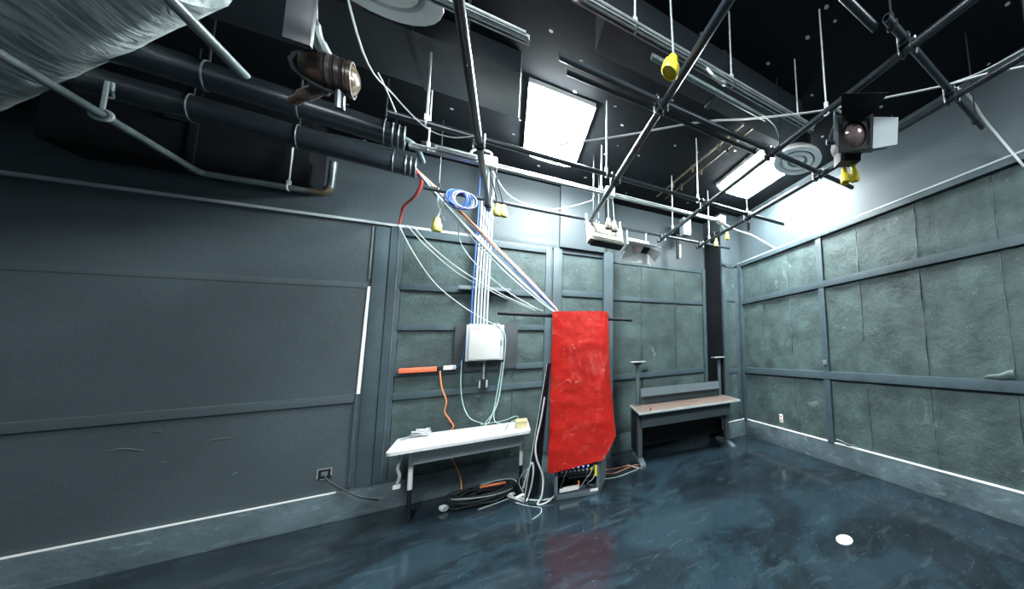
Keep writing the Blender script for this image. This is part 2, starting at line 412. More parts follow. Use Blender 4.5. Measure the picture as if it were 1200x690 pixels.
for y, z0, z1 in ((3.45, 2.50, 3.04), (3.45, 1.9, 2.33), (4.08, 2.6, 2.95), (2.22, 2.47, 3.0), (2.22, 1.7, 2.3), (1.50, 2.5, 3.06), (1.50, 1.25, 2.0), (.80, 1.3, 2.33), (.80, 2.5, 3.0), (3.45, .5, 1.0), (2.22, .32, .7), (1.5, .3, .62)):
    n_ = 9
    link('torn_edge', MB().tube([(XR-.020+random.uniform(-.003, .003), y+random.uniform(-.006, .006), z0+(z1-z0)*k/n_) for k in range(n_+1)], [.0015+.0028*random.random() for k in range(n_+1)], 5), 'pipegrey', wr)
def flap(y0, y1, z, h):       # strip of paper curling off the wall
    def f(u, v):
        k = .25+.75*u
        return (XR-.022-.05*k*math.sin(v*1.9), y0+(y1-y0)*u, z+h*v*k+.006*math.sin(u*9))
    link('torn_flap', MB().grid(f, 10, 6, thick=(.003, 0, 0)), 'paperback', wr, sharp=80)
flap(1.02, .80, 1.21, .09); flap(2.40, 2.70, .285, .06)
# scuffs on the smooth wall
for pts in (((-2.576, 5.247, 0.952), (-2.524, 5.247, 0.961), (-2.481, 5.247, 0.951), (-2.421, 5.247, 0.924)), ((-2.148, 5.247, 0.929), (-2.099, 5.247, 0.948), (-2.013, 5.247, 0.946)),
            ((-1.976, 5.247, 0.613), (-1.959, 5.247, 0.632)), ((-2.337, 5.247, 0.807), (-2.314, 5.247, 0.809)), ((-2.384, 5.247, 1.070), (-2.350, 5.247, 1.070))):
    link('scuff', MB().tube(smooth(pts, 5), .0045, 5), 'pipegrey', wb)

# ================================================================ CEILING LIGHTS
def troffer(lo, hi, label, dz=.10, mat='tube'):
    cx, cy = (lo[0]+hi[0])/2, (lo[1]+hi[1])/2
    t = thing('ceiling_light', label, 'ceiling light', (cx, cy, ZC), group=None)
    f = MB()
    z1, z0 = ZC, ZC-dz
    f.box((lo[0]-.02, lo[1]-.02, z1-.05), (hi[0]+.02, hi[1]+.02, z1), .004)
    link('housing', f, 'white', t)
    d = MB()
    n = 10; poly = []
    for k in range(n+1):
        a = PI*k/n
        poly.append((cx-(hi[0]-lo[0])/2*math.cos(a), lo[1]+.008, z1-.05-(dz-.03)*math.sin(a)**.5))
    d.prism(poly, (0, hi[1]-lo[1]-.016, 0))
    link('diffuser', d, mat, t)
    return t
troffer((.10, 3.22), (.62, 4.40), 'glaring white fluorescent fixture on the black ceiling above the red-covered rack', mat='tube_hot')
troffer((2.50, 2.78), (3.10, 3.86), 'glaring white fluorescent fixture on the ceiling near the right wall')
troffer((-1.05, -.35), (-.45, .85), 'added white fluorescent ceiling fixture, unseen behind the photographer, towards the left', mat='tube_fill_left')  # unseen fixture, added to light the left wall past the foil duct
troffer((2.0, -1.7), (2.6, -.5), 'added white fluorescent ceiling fixture, unseen behind the photographer, towards the right wall', mat='tube_fill_right')  # unseen fixture, added as weak fill from behind the camera

# ================================================================ DUCTS
t = thing('foil_duct', 'broad silver foil-wrapped duct crossing the upper left of the room', 'duct', (-2.6, 3.9, 3.43))
def foil(u, v):
    a = Vector((.640, -.768, 0)); n = Vector((-.768, -.640, 0)); Wd, Hh, r = 1.05, .44, .20
    e1 = Vector((-1.267, 2.89, 3.43))
    prof = []
    # rounded rectangle cross-section (w, z)
    for cx, cz, a0 in ((r, r, 180), (Wd-r, r, 270), (Wd-r, Hh-r, 0), (r, Hh-r, 90)):
        for k in range(5):
            an = math.radians(a0+90*k/4); prof.append((cx+r*math.cos(an), cz+r*math.sin(an)))
    prof = [prof[i] for i in range(20)]
    # resample by edge length
    pts = prof+[prof[0]]; L = [0]
    for i in range(20): L.append(L[-1]+math.dist(pts[i], pts[i+1]))
    s = (v % 1.)*L[-1]
    for i in range(20):
        if s <= L[i+1]: break
    q = (s-L[i])/(L[i+1]-L[i]); w = pts[i][0]*(1-q)+pts[i+1][0]*q; z = pts[i][1]*(1-q)+pts[i+1][1]*q
    p = e1+n*w+Vector((0, 0, z))
    tl = (5.235-p.y)/a.y
    p = p + a*(tl*(1-u))
    k = Vector((u*9., w*3.2, z*3.2))
    am = min(1, u*14, (1-u)*14)
    p += (Vector((0, 0, -1)) if z < Hh*.5 else Vector((0, 0, 1)))*(.012*noise.fractal(k*.9, 1, 2, 4))*am
    return p
m = MB(); NU, NV = 70, 72
G = [[m.bm.verts.new(foil(i/NU, j/NV)) for j in range(NV)] for i in range(NU+1)]
for i in range(NU): m.bridge(G[i], G[i+1])
m.bm.faces.new(G[0]); m.bm.faces.new(list(reversed(G[-1])))
link('duct_wrap', m, 'foil', t, sharp=60)
m = MB()
for s, w in ((.9, 0), (2.0, 0)):
    for n_ in (0.12, .9):
        e = Vector((-1.267, 2.89, 0))+Vector((-.640, .768, 0))*s+Vector((-.768, -.640, 0))*n_
        m.cyl((e.x, e.y, 3.9), (e.x, e.y, ZC), .008, 8)
links('hanger_rod', m, 'pipe', t)
t = thing('black_duct', 'large flat black duct running along the ceiling above the cable tubes', 'duct', (-2.2, 3.25, 3.9))
link('duct_body', MB().box((-5.4, 2.95, 3.9), (.02, 3.57, ZC), .012), 'board2', t)
m = MB()
for x in (-.62, -1.9, -3.1, -4.3): m.box((x-.02, 2.935, 3.885), (x+.02, 3.585, ZC), .004)
links('duct_flange', m, 'board2', t)
t = thing('black_duct', 'black boxed duct along the top of the left wall above the dark corner pipe', 'duct', (-2.2, 5.08, 3.37))
link('duct_body', MB().box((-2.88, 4.905, 3.37), (-1.63, YB, ZC), .01), 'dullblack', t)
for x in (-2.25,): link('duct_flange', MB().box((x-.02, 4.89, 3.355), (x+.02, YB, ZC), .003), 'dullblack', t)
# second black duct over the raceway on the right
t = thing('black_duct', 'narrow black duct on the ceiling beside the double conduit strut', 'duct', (1.3, 1.95, 3.8))
link('duct_body', MB().box((.45, 1.99, 3.80), (2.35, 2.30, ZC), .01), 'board2', t)
link('duct_flange', MB().box((1.38, 1.975, 3.785), (1.42, 2.315, ZC), .003), 'board2', t)

def diffuser(x, y, z, R, label):
    t = thing('air_diffuser', label, 'air diffuser', (x, y, z))
    X = Matrix.Translation((x, y, z))
    link('outer_cone', MB().lathe([(R, 0), (R*1.01, .012), (R*.97, .05), (R*.72, .11), (R*.60, .13), (R*.60, .12), (R*.68, .05), (R*.74, .006), (R*.80, .0)], X, loop=True), 'diffuser', t)
    link('middle_cone', MB().lathe([(R*.64, .004), (R*.65, .012), (R*.46, .085), (R*.36, .09), (R*.36, .06), (R*.43, .006)], X, loop=True), 'diffuser', t)
    link('centre_cone', MB().lathe([(.001, .02), (R*.30, .012), (R*.33, .02), (R*.2, .06), (.001, .07)], X), 'diffuser', t)
    link('collar', MB().lathe([(R*.55, .10), (R*.60, .10), (R*.60, ZC-z), (R*.55, ZC-z)], X, loop=True), 'pipe', t)
    link('spider', MB().box((x-R*.62, y-.008, z+.03), (x+R*.62, y+.008, z+.05)).box((x-.008, y-R*.62, z+.03), (x+.008, y+R*.62, z+.05)), 'palegrey', t)
diffuser(2.69, 2.40, 3.75, .285, 'round pale grey ceiling diffuser with concentric rings beside the right light')
diffuser(-.68, 2.44, 3.75, .30, 'round white ceiling diffuser cut off by the top of the photo')

# ================================================================ PIPE GRID
RP = .0235
ZX, ZY = 3.324, 3.274
def pipe_thing(a, b, label, name='grid_pipe', mat='pipe', r=RP, group=None):
    mid = (Vector(a)+Vector(b))/2
    return tag(link(name, MB().pipe(a, b, r), mat, loc=mid), label, 'pipe', group)
def clamp(par, p):          # swivel coupler round two crossing pipes
    p = Vector(p); m = MB()
    m.torus((p.x-.03, p.y, ZX), RP+.006, .008, (1, 0, 0), 16, 6).torus((p.x+.03, p.y, ZX), RP+.006, .008, (1, 0, 0), 16, 6)
    m.torus((p.x, p.y-.03, ZY), RP+.006, .008, (0, 1, 0), 16, 6).torus((p.x, p.y+.03, ZY), RP+.006, .008, (0, 1, 0), 16, 6)
    m.box((p.x-.028, p.y-.028, (ZX+ZY)/2-.008), (p.x+.028, p.y+.028, (ZX+ZY)/2+.008), .004)
    c = link('clamp', m, 'pipe', par)
    b = MB()
    for sx, sy in ((-1, 1), (1, -1)):
        b.cyl((p.x+sx*.036, p.y+sy*.034, ZY-.03), (p.x+sx*.036, p.y+sy*.034, ZX+.03), .0055, 6)
    links('bolt', b, 'rod', c)
def rod(par, x, y, z0, z1=ZC, r=.0065, mat='rod'):
    o = link('hanger_rod', MB().cyl((x, y, z0), (x, y, z1), r, 8), mat, par)
    link('rod_clip', MB().torus((x, y, z0-.022), .028, .006, (1, 0, 0), 14, 6).box((x-.012, y-.012, z0), (x+.012, y+.012, z0+.05), .003), mat, o)

# pipes that run away from the camera
y0 = pipe_thing((-.237, .9, ZY), (-.227, 4.52, ZY), 'black pipe running into the room above the white conduits')
y1 = pipe_thing((.81, .3, ZY), (.80, 4.40, ZY), 'black pipe running into the room past the yellow connector, ending over the beige floodlight')
y2 = pipe_thing((1.795, -.4, ZY), (1.835, 4.60, ZY), 'black pipe running into the room that carries the theatre spotlight')
y3 = pipe_thing((2.43, -.4, ZY), (2.50, 4.57, ZY), 'black pipe running into the room nearest the right wall')
ym = pipe_thing((-1.31, .8, ZY), (-1.27, 3.04, ZY), 'grey pipe running into the room and ending at the upper cable tube', mat='pipegrey')
yl = pipe_thing((-2.17, 1.0, ZY), (-2.175, 4.80, ZY), 'grey pipe running into the room below the foil duct', mat='pipegrey')
# pipes that run across
xe1 = pipe_thing((.55, .80, ZX), (1.573, .78, ZX), 'black cross pipe ending in mid air at the top right of the photo')
xe2 = pipe_thing((1.575, .715, ZX), (3.09, .72, ZX), 'short black cross pipe clamped below the ceiling at the top right of the photo')
xc = pipe_thing((.19, 1.945, ZX), (3.05, 1.93, ZX), 'long black cross pipe reaching past the round grey diffuser')
xc2 = pipe_thing((.24, 2.03, ZX-.01), (1.72, 2.02, ZX-.01), 'thin black cross pipe just behind the long black cross pipe', r=.017)
xa = pipe_thing((-.72, 3.10, ZX), (3.13, 3.13, ZX), 'black cross pipe passing beneath the left ceiling light')
xb1 = pipe_thing((-.73, 4.34, ZX), (.735, 4.36, ZX), 'black cross pipe along the back wall with a hooked end, carrying the blue cable coil')
xb2 = pipe_thing((.80, 4.43, ZX), (3.08, 4.45, ZX), 'black cross pipe along the back wall carrying the two floodlights')
link('hook', MB().tube(smooth([(.70, 4.36, ZX), (.755, 4.36, ZX), (.78, 4.355, ZX-.03), (.782, 4.35, ZX-.09), (.76, 4.345, ZX-.115)], 5), .016, 10), 'pipe', xb1)
for par, pts in ((xa, ((-.232, 3.10), (.803, 3.11), (1.823, 3.12), (2.475, 3.125))), (xb2, ((1.834, 4.44), (2.497, 4.445))),
                 (xb1, ((-.228, 4.35),)), (xc, ((.805, 1.94), (1.811, 1.937), (2.459, 1.933))), (xe2, ((1.802, .717), (2.445, .718))), (xe1, ((.81, .797),))):
    for x, y in pts: clamp(par, (x, y, 0))
for par, x, y in ((xa, .72, 3.11), (xa, 1.735, 3.12), (xa, 2.47, 3.125), (xa, -.53, 3.10), (xc, 1.95, 1.937), (xe2, 1.64, .717), (xe2, 2.95, .72), (xb1, -.62, 4.34), (xb2, .93, 4.43), (xe1, 1.15, .788)):
    rod(par, x, y, ZX+.02, mat='rod' if par == xa else 'pipe')
rod(y2, 1.830, 4.05, ZY+.02); rod(y3, 2.49, 4.15, ZY+.02); rod(y2, 1.803, 1.30, ZY+.02); rod(y1, .80, 4.1, ZY+.02, mat='pipe'); rod(y3, 2.44, .3, ZY+.02, mat='pipe')
rod(y0, -.235, 2.2, ZY+.02, mat='pipe'); rod(ym, -1.29, 1.8, ZY+.02, mat='pipe')
# bracket on the left pipe and its corner piece along the wall
link('bracket', MB().obox((-2.176, 4.03, 3.39), (.014, .03, .24), (0, 0, .3), .003).torus((-2.176, 4.03, ZY), .034, .012, (0, 1, 0), 16, 8), 'palegrey', yl)
rod(yl, -2.175, 4.05, 3.46, 3.52, .014, 'pipegrey')
pw = tag(link('wall_pipe', MB().tube(smooth([(-2.175, 4.78, ZY), (-2.16, 4.85, ZY), (-2.08, 4.862, ZY)], 4)[:-1]+[(-2.06, 4.862, ZY), (-1.62, 4.87, ZY)]
    + smooth([(-1.56, 4.87, ZY), (-1.50, 4.872, ZY+.015), (-1.475, 4.874, ZY+.07)], 4)+[(-1.47, 4.875, 3.62)], .027, 12), 'pipegrey', loc=(-1.9, 4.86, ZY)),
    'dark pipe along the left wall turning up at a rusty elbow', 'pipe')
link('elbow', MB().tube(smooth([(-1.60, 4.87, ZY), (-1.55, 4.87, ZY), (-1.50, 4.872, ZY+.015), (-1.477, 4.874, ZY+.07)], 4), .034, 12), 'copper', pw)
rod(pw, -1.72, 4.865, ZY+.02, 3.75, .007)
pipe_thing((-.70, 3.98, 3.60), (-.30, 3.98, 3.60), 'short thick black pipe below the black duct, left of the white conduits', mat='pipe', r=.03)

# conduit struts (slotted channels with conduits clipped under them)
def strut(a, b, label, name='conduit_strut', rods=(), boxes=(), mat='steel', wd=.042):
    a, b = Vector(a), Vector(b); mid = (a+b)/2
    t = thing(name, label, 'conduit strut', mid)
    y, z = mid.y, mid.z
    m = MB().box((a.x, y-wd/2, z+.012), (b.x, y+wd/2, z+.020)).box((a.x, y-wd/2, z-.022), (b.x, y-wd/2+.004, z+.014)).box((a.x, y+wd/2-.004, z-.022), (b.x, y+wd/2, z+.014))
    m.box((a.x, y-wd/2, z-.022), (b.x, y-wd/2+.012, z-.018)).box((a.x, y+wd/2-.012, z-.022), (b.x, y+wd/2, z-.018))
    link('channel', m, mat, t)
    link('conduit', MB().cyl((a.x+.02, y-.045, z), (b.x-.02, y-.045, z), .011, 10), mat, t)
    n = 0
    for x in rods: rod(t, x, y, z+.03)
    for x in boxes:
        bx = link('outlet_box', MB().box((x-.05, y-.07, z-.04), (x+.05, y+.035, z+.065), .006), 'white', t)
        link('box_lid', MB().box((x-.045, y-.075, z-.03), (x+.045, y-.068, z+.055), .003), 'palegrey', bx)
    return t
s1 = strut((-.76, 3.87, 3.5), (2.56, 3.87, 3.5), 'pale conduit strut along the back of the room with three white outlet boxes', rods=(-.64, .84), boxes=(-.19, .93, 2.53))
s2 = strut((.22, 1.70, 3.5), (2.12, 1.70, 3.5), 'pale conduit strut crossing the ceiling between the diffuser and the yellow connector', rods=(.55, 1.95, 1.25))
s3 = strut((-.95, 2.13, 3.5), (.05, 2.13, 3.5), 'short pale strut near the white diffuser at the top of the photo', rods=(-.5,))
s4 = strut((-.58, 3.787, 3.49), (-.27, 3.787, 3.49), 'short slotted strut clipped in front of the back conduit strut, left of the conduits', wd=.06)
tag(link('loose_hook', MB().tube(smooth([(1.02, 1.66, 3.47), (1.06, 1.64, 3.42), (1.13, 1.65, 3.41), (1.17, 1.67, 3.45), (1.15, 1.70, 3.475)], 5), .012, 8), 'steel', loc=(1.1, 1.68, 3.47)),
    'small steel hook below the conduit strut near the yellow connector', 'hook')
tag(link('ceiling_pipe', MB().cyl((.70, 1.83, 3.52), (1.70, 1.845, 3.52), .022, 12), 'pipegrey', loc=(1.2, 1.84, 3.52)), 'weathered grey pipe beside the conduit strut, right of the yellow connector', 'pipe')
for x0_, x1_, lab in ((1.86, 2.03, 'left of two thin brown sprinkler pipes on the ceiling between the two lights'), (2.0, 2.15, 'right of two thin brown sprinkler pipes on the ceiling between the two lights')):
    t = tag(link('sprinkler_pipe', MB().cyl((x0_, 4.7, 4.06), (x1_, 2.55, 4.06), .013, 10), 'copper', loc=(x0_, 3.6, 4.06)), lab, 'pipe')
    for k, q in enumerate((.25, .5, .78)):
        x, y = x0_*(1-q)+x1_*q, 4.7*(1-q)+2.55*q
        link('fitting', MB().cyl((x, y-.03, 4.06), (x, y+.03, 4.06), .021, 10).cyl((x, y, 4.06), (x, y, 3.99), .012, 8, .018), 'copper', t)

# cable tubes on the left
def ctube(a, b, r, label):
    a, b = Vector(a), Vector(b); d = (b-a).normalized()
    t = thing('cable_tube', label, 'tube', (a+b)/2)
    q = [a+(b-a)*(k/24) for k in range(25)]
    q = [p+Vector((0, 0, .006*noise.noise(p*3))) for p in q]
    link('sleeve', MB().tube(q, r, 22, caps=True), 'pipe', t)
    m = MB()
    for s in (.005, .04, .075): m.torus(b-d*s, r+.001, .007, d, 24, 6)
    links('end_ring', m, 'pipegrey', t)
    m = MB()
    for s in (.25, .55, .9): 
        p = a+(b-a)*s; m.cyl(p+Vector((0, 0, r)), (p.x, p.y, ZC), .006, 8)
    links('hanger_rod', m, 'pipe', t)
    m = MB()
    for s in (.25, .55, .9): m.torus(a+(b-a)*s, r+.003, .005, d, 24, 6)
    links('strap', m, 'pipegrey', t)
    return t
ctube((-2.02, 3.72, 3.60), (-.80, 3.935, 3.585), .098, 'thick black cable tube, upper of the two on the left below the duct')
ctube((-2.40, 4.26, 3.60), (-.82, 4.50, 3.575), .10, 'thick black cable tube, lower of the two, with the cable bundle leaving its end')
link('coupling', MB().tube(smooth([(-.81, 3.935, 3.59), (-.74, 3.97, 3.56), (-.72, 4.06, 3.52), (-.715, 4.14, 3.50)], 4), .022, 10), 'greymetal', bpy.data.objects['cable_tube'])
# ================================================================ STAGE LIGHTS AND THINGS ON THE GRID
def fresnel(loc, d, label, s=1., lens='glass', doors=((0, 35), (1, 55), (2, 35), (3, 60)), hang=None, doormat=('black',)*4):
    R = aim(d); t = thing('stage_light', label, 'stage light', loc, R); X = Matrix()
    b = MB().lathe([(.06*s, -.22*s), (.085*s, -.21*s), (.10*s, -.15*s), (.10*s, .03*s), (.115*s, .035*s), (.115*s, .07*s), (.085*s, .07*s), (.085*s, .03*s), (.02*s, .02*s)], X, 24)
    for k in range(6): b.box((-.07*s, -.108*s, (-.18+.03*k)*s), (.07*s, .108*s, (-.172+.03*k)*s))
    b.box((-.075*s, -.15*s, -.16*s), (.075*s, -.06*s, .0), .01)
    link('lamp_housing', b, 'black', t, world=False)
    link('lens', MB().lathe([(.084*s, .035*s), (.084*s, .045*s), (.07*s, .062*s), (.04*s, .075*s), (.001, .08*s)], X, 24), lens, t, world=False)
    fr = link('gel_frame', MB().box((-.12*s, .10*s, .07*s), (.12*s, .12*s, .085*s)).box((-.12*s, -.12*s, .07*s), (.12*s, -.10*s, .085*s)).box((-.12*s, -.1*s, .07*s), (-.10*s, .1*s, .085*s)).box((.10*s, -.1*s, .07*s), (.12*s, .1*s, .085*s)), 'black', t, world=False)
    for (k, deg), dm in zip(doors, doormat):
        a = math.radians(deg); w0, w1, L = .10*s, (.15 if k % 2 == 0 else .085)*s, .16*s
        # hinge at (0,.12,.085); leaf opens outwards by deg from the beam axis
        poly = []
        for w, l in ((w0, 0), (-w0, 0), (-w1, L), (w1, L)): poly.append(Vector((w, .12*s+l*math.sin(a), .085*s+l*math.cos(a))))
        Rz = Matrix.Rotation(k*PI/2, 3, 'Z')
        off = Rz @ (Vector((0, -math.cos(a), math.sin(a)))*.003)
        link('barn_door', MB().prism([Rz @ p for p in poly], off), dm, t, world=False)
    y = MB(); q = []
    for k in range(13):
        an = PI*k/12; q.append((.135*s*math.cos(an), .0+.17*s*math.sin(an), -.06*s))
    y.tube([(.135*s, -.02*s, -.06*s)]+q+[(-.135*s, -.02*s, -.06*s)], .010*s, 6)
    link('yoke', y, 'black', t, world=False)
    for sx in (-1, 1): link('knob', MB().cyl((sx*.10*s, 0, -.06*s), (sx*.16*s, 0, -.06*s), .02*s, 10), 'pipe', t, world=False)
    if hang:
        top = t_local = R.inverted() @ (Vector(hang)-Vector(loc))
        yt = Vector((0, .17*s, -.06*s))
        m = MB().tube([yt, (yt+top)/2, top], .009, 8)
        link('hook_clamp', m, 'palegrey', t, world=False)
    return t
fresnel((1.90, 1.18, 3.03), (-.62, -.85, -.28), 'black theatre spotlight with grey barn doors and a dark lens, hung at upper right', 1.0,
        doors=((0, 22), (1, 28), (2, 12), (3, 82)), hang=(1.80, 1.25, 3.27), doormat=('black', 'greymetal', 'black', 'palegrey'))
# left lamp with amber glass
loc = Vector((-0.867, 2.800, 3.302)); R = aim((.94, .10, .0))
t = thing('par_lamp', 'dark lamp with a brownish glass front hanging left of the white wire', 'stage light', loc, R)
link('lamp_can', MB().lathe([(.03, -.13), (.055, -.125), (.085, -.08), (.098, -.02), (.098, .045), (.106, .05), (.106, .066), (.094, .066), (.09, .04), (.02, .03)], n=24), 'brown', t, world=False)
link('glass', MB().lathe([(.092, .045), (.092, .058), (.07, .078), (.035, .09), (.001, .092)], n=24), 'lampglass', t, world=False)
m = MB()
for k in range(3): m.torus((0, 0, -.035+.032*k), .10, .007, (0, 0, 1), 24, 6)
links('retaining_ring', m, 'black', t, world=False)
link('yoke', MB().tube([(0, -.115*math.cos(k*PI/8), -.16*math.sin(k*PI/8)) for k in range(9)], .010, 6), 'black', t, world=False)
WMt = WM[t.name].inverted()
link('hanging_strap', MB().tube(smooth([WMt @ Vector(p) for p in ((-0.934, 2.660, 3.751), (-0.926, 2.680, 3.562), (-0.920, 2.700, 3.461), (-0.900, 2.740, 3.389), (-0.882, 2.800, 3.383))], 6), [.011]*9+[.02]*6+[.026]*6+[.016]*4, 8), 'steel', t, world=False)
link('lamp_base', MB().tube(smooth([WMt @ Vector(p) for p in ((-0.920, 2.840, 3.255), (-0.961, 2.880, 3.214), (-1.015, 2.920, 3.183), (-1.066, 2.970, 3.155))], 4), [.045]*4+[.032]*5+[.024]*4, 10), 'brown', t, world=False)
link('socket_knob', MB().tube([WMt @ Vector(p) for p in ((-0.847, 2.800, 3.224), (-0.842, 2.800, 3.094))], .020, 10), 'pipe', t, world=False)
t = tag(link('drop_bar', MB().box((-.985, 2.58, 3.29), (-.895, 2.592, ZC), .003).box((-.90, 2.58, 3.29), (-.895, 2.61, ZC), .001), 'board2', loc=(-.9, 2.6, 3.7)), 'flat grey metal bar hanging down from the ceiling beside the brownish lamp', 'bar')

# floodlights on the back pipe
t = thing('floodlight', 'boxy beige floodlight seen from behind on the back pipe', 'floodlight', (.99, 4.32, 3.0))
Rt = Matrix.Translation((.99, 4.32, 3.12)) @ Matrix.Rotation(.12, 4, 'Z') @ Matrix.Rotation(-.25, 4, 'X')
link('lamp_housing', MB().box((-.215, -.07, -.12), (.215, .07, .13), .012, Rt), 'beige', t)
m = MB()
for k in range(9): m.box((-.17+.036*k, -.078, -.01), (-.15+.036*k, -.066, .09), .003, Rt)
links('cooling_fin', m, 'beige', t)
link('front_rim', MB().box((-.20, -.082, -.085), (.20, -.068, -.03), .004, Rt), 'beige', t)
link('dark_slot', MB().box((-.185, -.10, -.15), (.20, .05, -.118), .004, Rt), 'black', t)
links('side_bracket', MB().box((.218, -.02, -.12), (.226, .02, .28), .002, Rt).box((-.226, -.02, -.12), (-.218, .02, .28), .002, Rt), 'white', t)
m = MB()
for x, z in ((-.19, .09), (-.19, -.05), (.12, .02)): m.cyl(Rt @ Vector((x, -.06, z)), Rt @ Vector((x, -.085, z)), .012, 8)
links('screw', m, 'greymetal', t)
links('hook_clamp', MB().torus((.90, 4.43, ZX), .032, .008, (1, 0, 0), 16, 6).torus((1.10, 4.43, ZX), .032, .008, (1, 0, 0), 16, 6), 'pipegrey', t)

t = thing('floodlight', 'open floodlight with spread metal flaps and pink tubes inside, right of the beige one', 'floodlight', (1.44, 4.34, 3.0))
Rt = Matrix.Translation((1.44, 4.36, 3.05)) @ Matrix.Rotation(.10, 4, 'Z') @ Matrix.Rotation(-.45, 4, 'X')
m = MB().box((-.16, -.06, -.02), (.16, .07, .10), .01, Rt)
link('lamp_housing', m, 'palegrey', t)
link('reflector', MB().box((-.15, -.055, -.035), (.05, .065, -.018), .003, Rt), 'white', t)
link('lamp_opening', MB().box((.05, -.055, -.035), (.15, .065, -.018), .003, Rt), 'black', t)
for k, (p, v) in enumerate((([(-.16, -.06, -.02), (.16, -.06, -.02), (.24, -.20, -.10), (-.24, -.20, -.10)], (0, .003, .003)),
                            ([(-.16, .07, -.02), (.16, .07, -.02), (.22, .16, -.16), (-.22, .16, -.16)], (0, -.003, .003)),
                            ([(-.16, -.06, -.02), (-.16, .07, -.02), (-.26, .08, -.15), (-.26, -.14, -.15)], (.003, 0, .003)),
                            ([(.16, -.06, -.02), (.16, .07, -.02), (.26, .08, -.15), (.26, -.14, -.15)], (-.003, 0, .003)))):
    link('flap', MB().prism([Rt @ Vector(q) for q in p], Vector(v)), 'white', t)
for x in (-.10, -.05): link('lamp_tube', MB().cyl(Rt @ Vector((x, -.04, -.055)), Rt @ Vector((x+.04, .05, -.055)), .014, 10), 'pinkgel', t)
links('hanger', MB().box((1.30, 4.42, 3.10), (1.312, 4.45, ZX), .002).box((1.575, 4.42, 3.10), (1.587, 4.45, ZX), .002), 'palegrey', t)

# wall speaker with a pole below
t = thing('wall_speaker', 'small pale blue speaker box high on the back wall above the desk', 'speaker', (2.50, 5.0, 3.75))
link('cabinet', MB().box((2.42, 4.90, 3.60), (2.56, 5.06, 3.92), .012), 'speaker', t)
link('grille', MB().box((2.415, 4.885, 3.62), (2.565, 4.90, 3.90), .004), 'apron', t)
link('bracket', MB().box((2.40, 5.06, 3.70), (2.50, YC, 3.80), .004), 'black', t)
link('pole', MB().cyl((2.36, 5.02, 3.62), (2.36, 5.02, 3.18), .030, 14), 'black', t)
link('pole_end', MB().cyl((2.395, 5.0, 3.43), (2.395, 5.0, 3.20), .016, 12), 'white', t)

# yellow twist-lock connectors on cords
def connector(p, top, label, mat='yellow', s=1., group=None, cmat='wiregrey', mid=None, d=(0, 0, -1)):
    p, top = Vector(p), Vector(top)
    t = thing('connector', label, 'electrical connector', p)
    q = Matrix.Translation(p) @ aim(d).to_4x4()
    b = MB().lathe([(.012*s, -.055*s), (.017*s, -.052*s), (.019*s, -.02*s), (.028*s, -.005*s), (.030*s, .045*s), (.026*s, .052*s), (.022*s, .052*s), (.021*s, .03*s)], q, 16)
    link('connector_body', b, mat, t)
    link('socket_face', MB().lathe([(.001, .028*s), (.021*s, .028*s), (.021*s, .034*s), (.001, .034*s)], q, 14), 'black' if mat == 'black' else mat, t)
    c0 = q @ Vector((0, 0, -.05*s))
    pts = [c0] + [Vector(m_) for m_ in (mid or ())] + [top]
    link('cord', MB().tube(smooth(pts, 6), .006, 6), cmat, t)
connector((0.696, 1.518, 3.200), (0.727, 1.599, 3.900), 'large bright yellow connector hanging near the long black cross pipes', s=1.55, d=(-.3, -.25, -1))
connector((-0.612, 4.300, 2.944), (-.555, 4.335, 3.30), 'pale yellow connector hanging left of the blue cable coil', 'paleyellow', 1.35)
connector((-0.127, 3.950, 3.079), (-.20, 3.84, 3.46), 'pale yellow connector beside the white conduits, left of its pair', 'paleyellow', 1.2, cmat='wireblack')
connector((-0.079, 3.950, 3.081), (-.16, 3.84, 3.46), 'pale yellow connector beside the white conduits, right of its pair', 'paleyellow', 1.2, cmat='wireblack')
connector((0.930, 3.900, 3.138), (.91, 3.84, 3.46), 'cream connector hanging in front of the beige floodlight, left of its pair', 'beige', 1.3)
connector((0.999, 3.900, 3.119), (.96, 3.84, 3.46), 'cream connector hanging in front of the beige floodlight, right of its pair', 'beige', 1.3)
connector((2.553, 4.050, 3.224), (2.48, 3.98, 3.36), 'yellow connector hanging at the corner column, lower of two', 'paleyellow', 1.15)
connector((2.733, 4.000, 3.352), (2.54, 3.88, 3.46), 'yellow connector hanging at the corner column, upper of two', 'yellow', 1.15)
connector((1.987, 1.312, 2.840), (1.90, 1.22, 2.95), 'yellow connector dangling below the theatre spotlight, left of the pair', 'yellow', 1.15, cmat='wireblack', d=(-.1, -.1, -1))
connector((2.016, 1.251, 2.840), (1.93, 1.22, 2.95), 'yellow connector dangling below the theatre spotlight, right of the pair', 'yellow', 1.15, cmat='wireblack', d=(.2, .1, -1))
t = thing('black_plug', 'small black plug dangling at the right end of the cross pipe below the right light', 'electrical connector', (2.50, 3.17, 3.2))
link('connector_body', MB().lathe([(.012, -.05), (.018, -.045), (.024, 0), (.026, .05), (.02, .055)], Matrix.Translation((2.505, 3.16, 3.17)), 14), 'black', t)
link('cord', MB().tube([(2.505, 3.16, 3.22), (2.50, 3.15, 3.27)], .006, 6), 'wireblack', t)

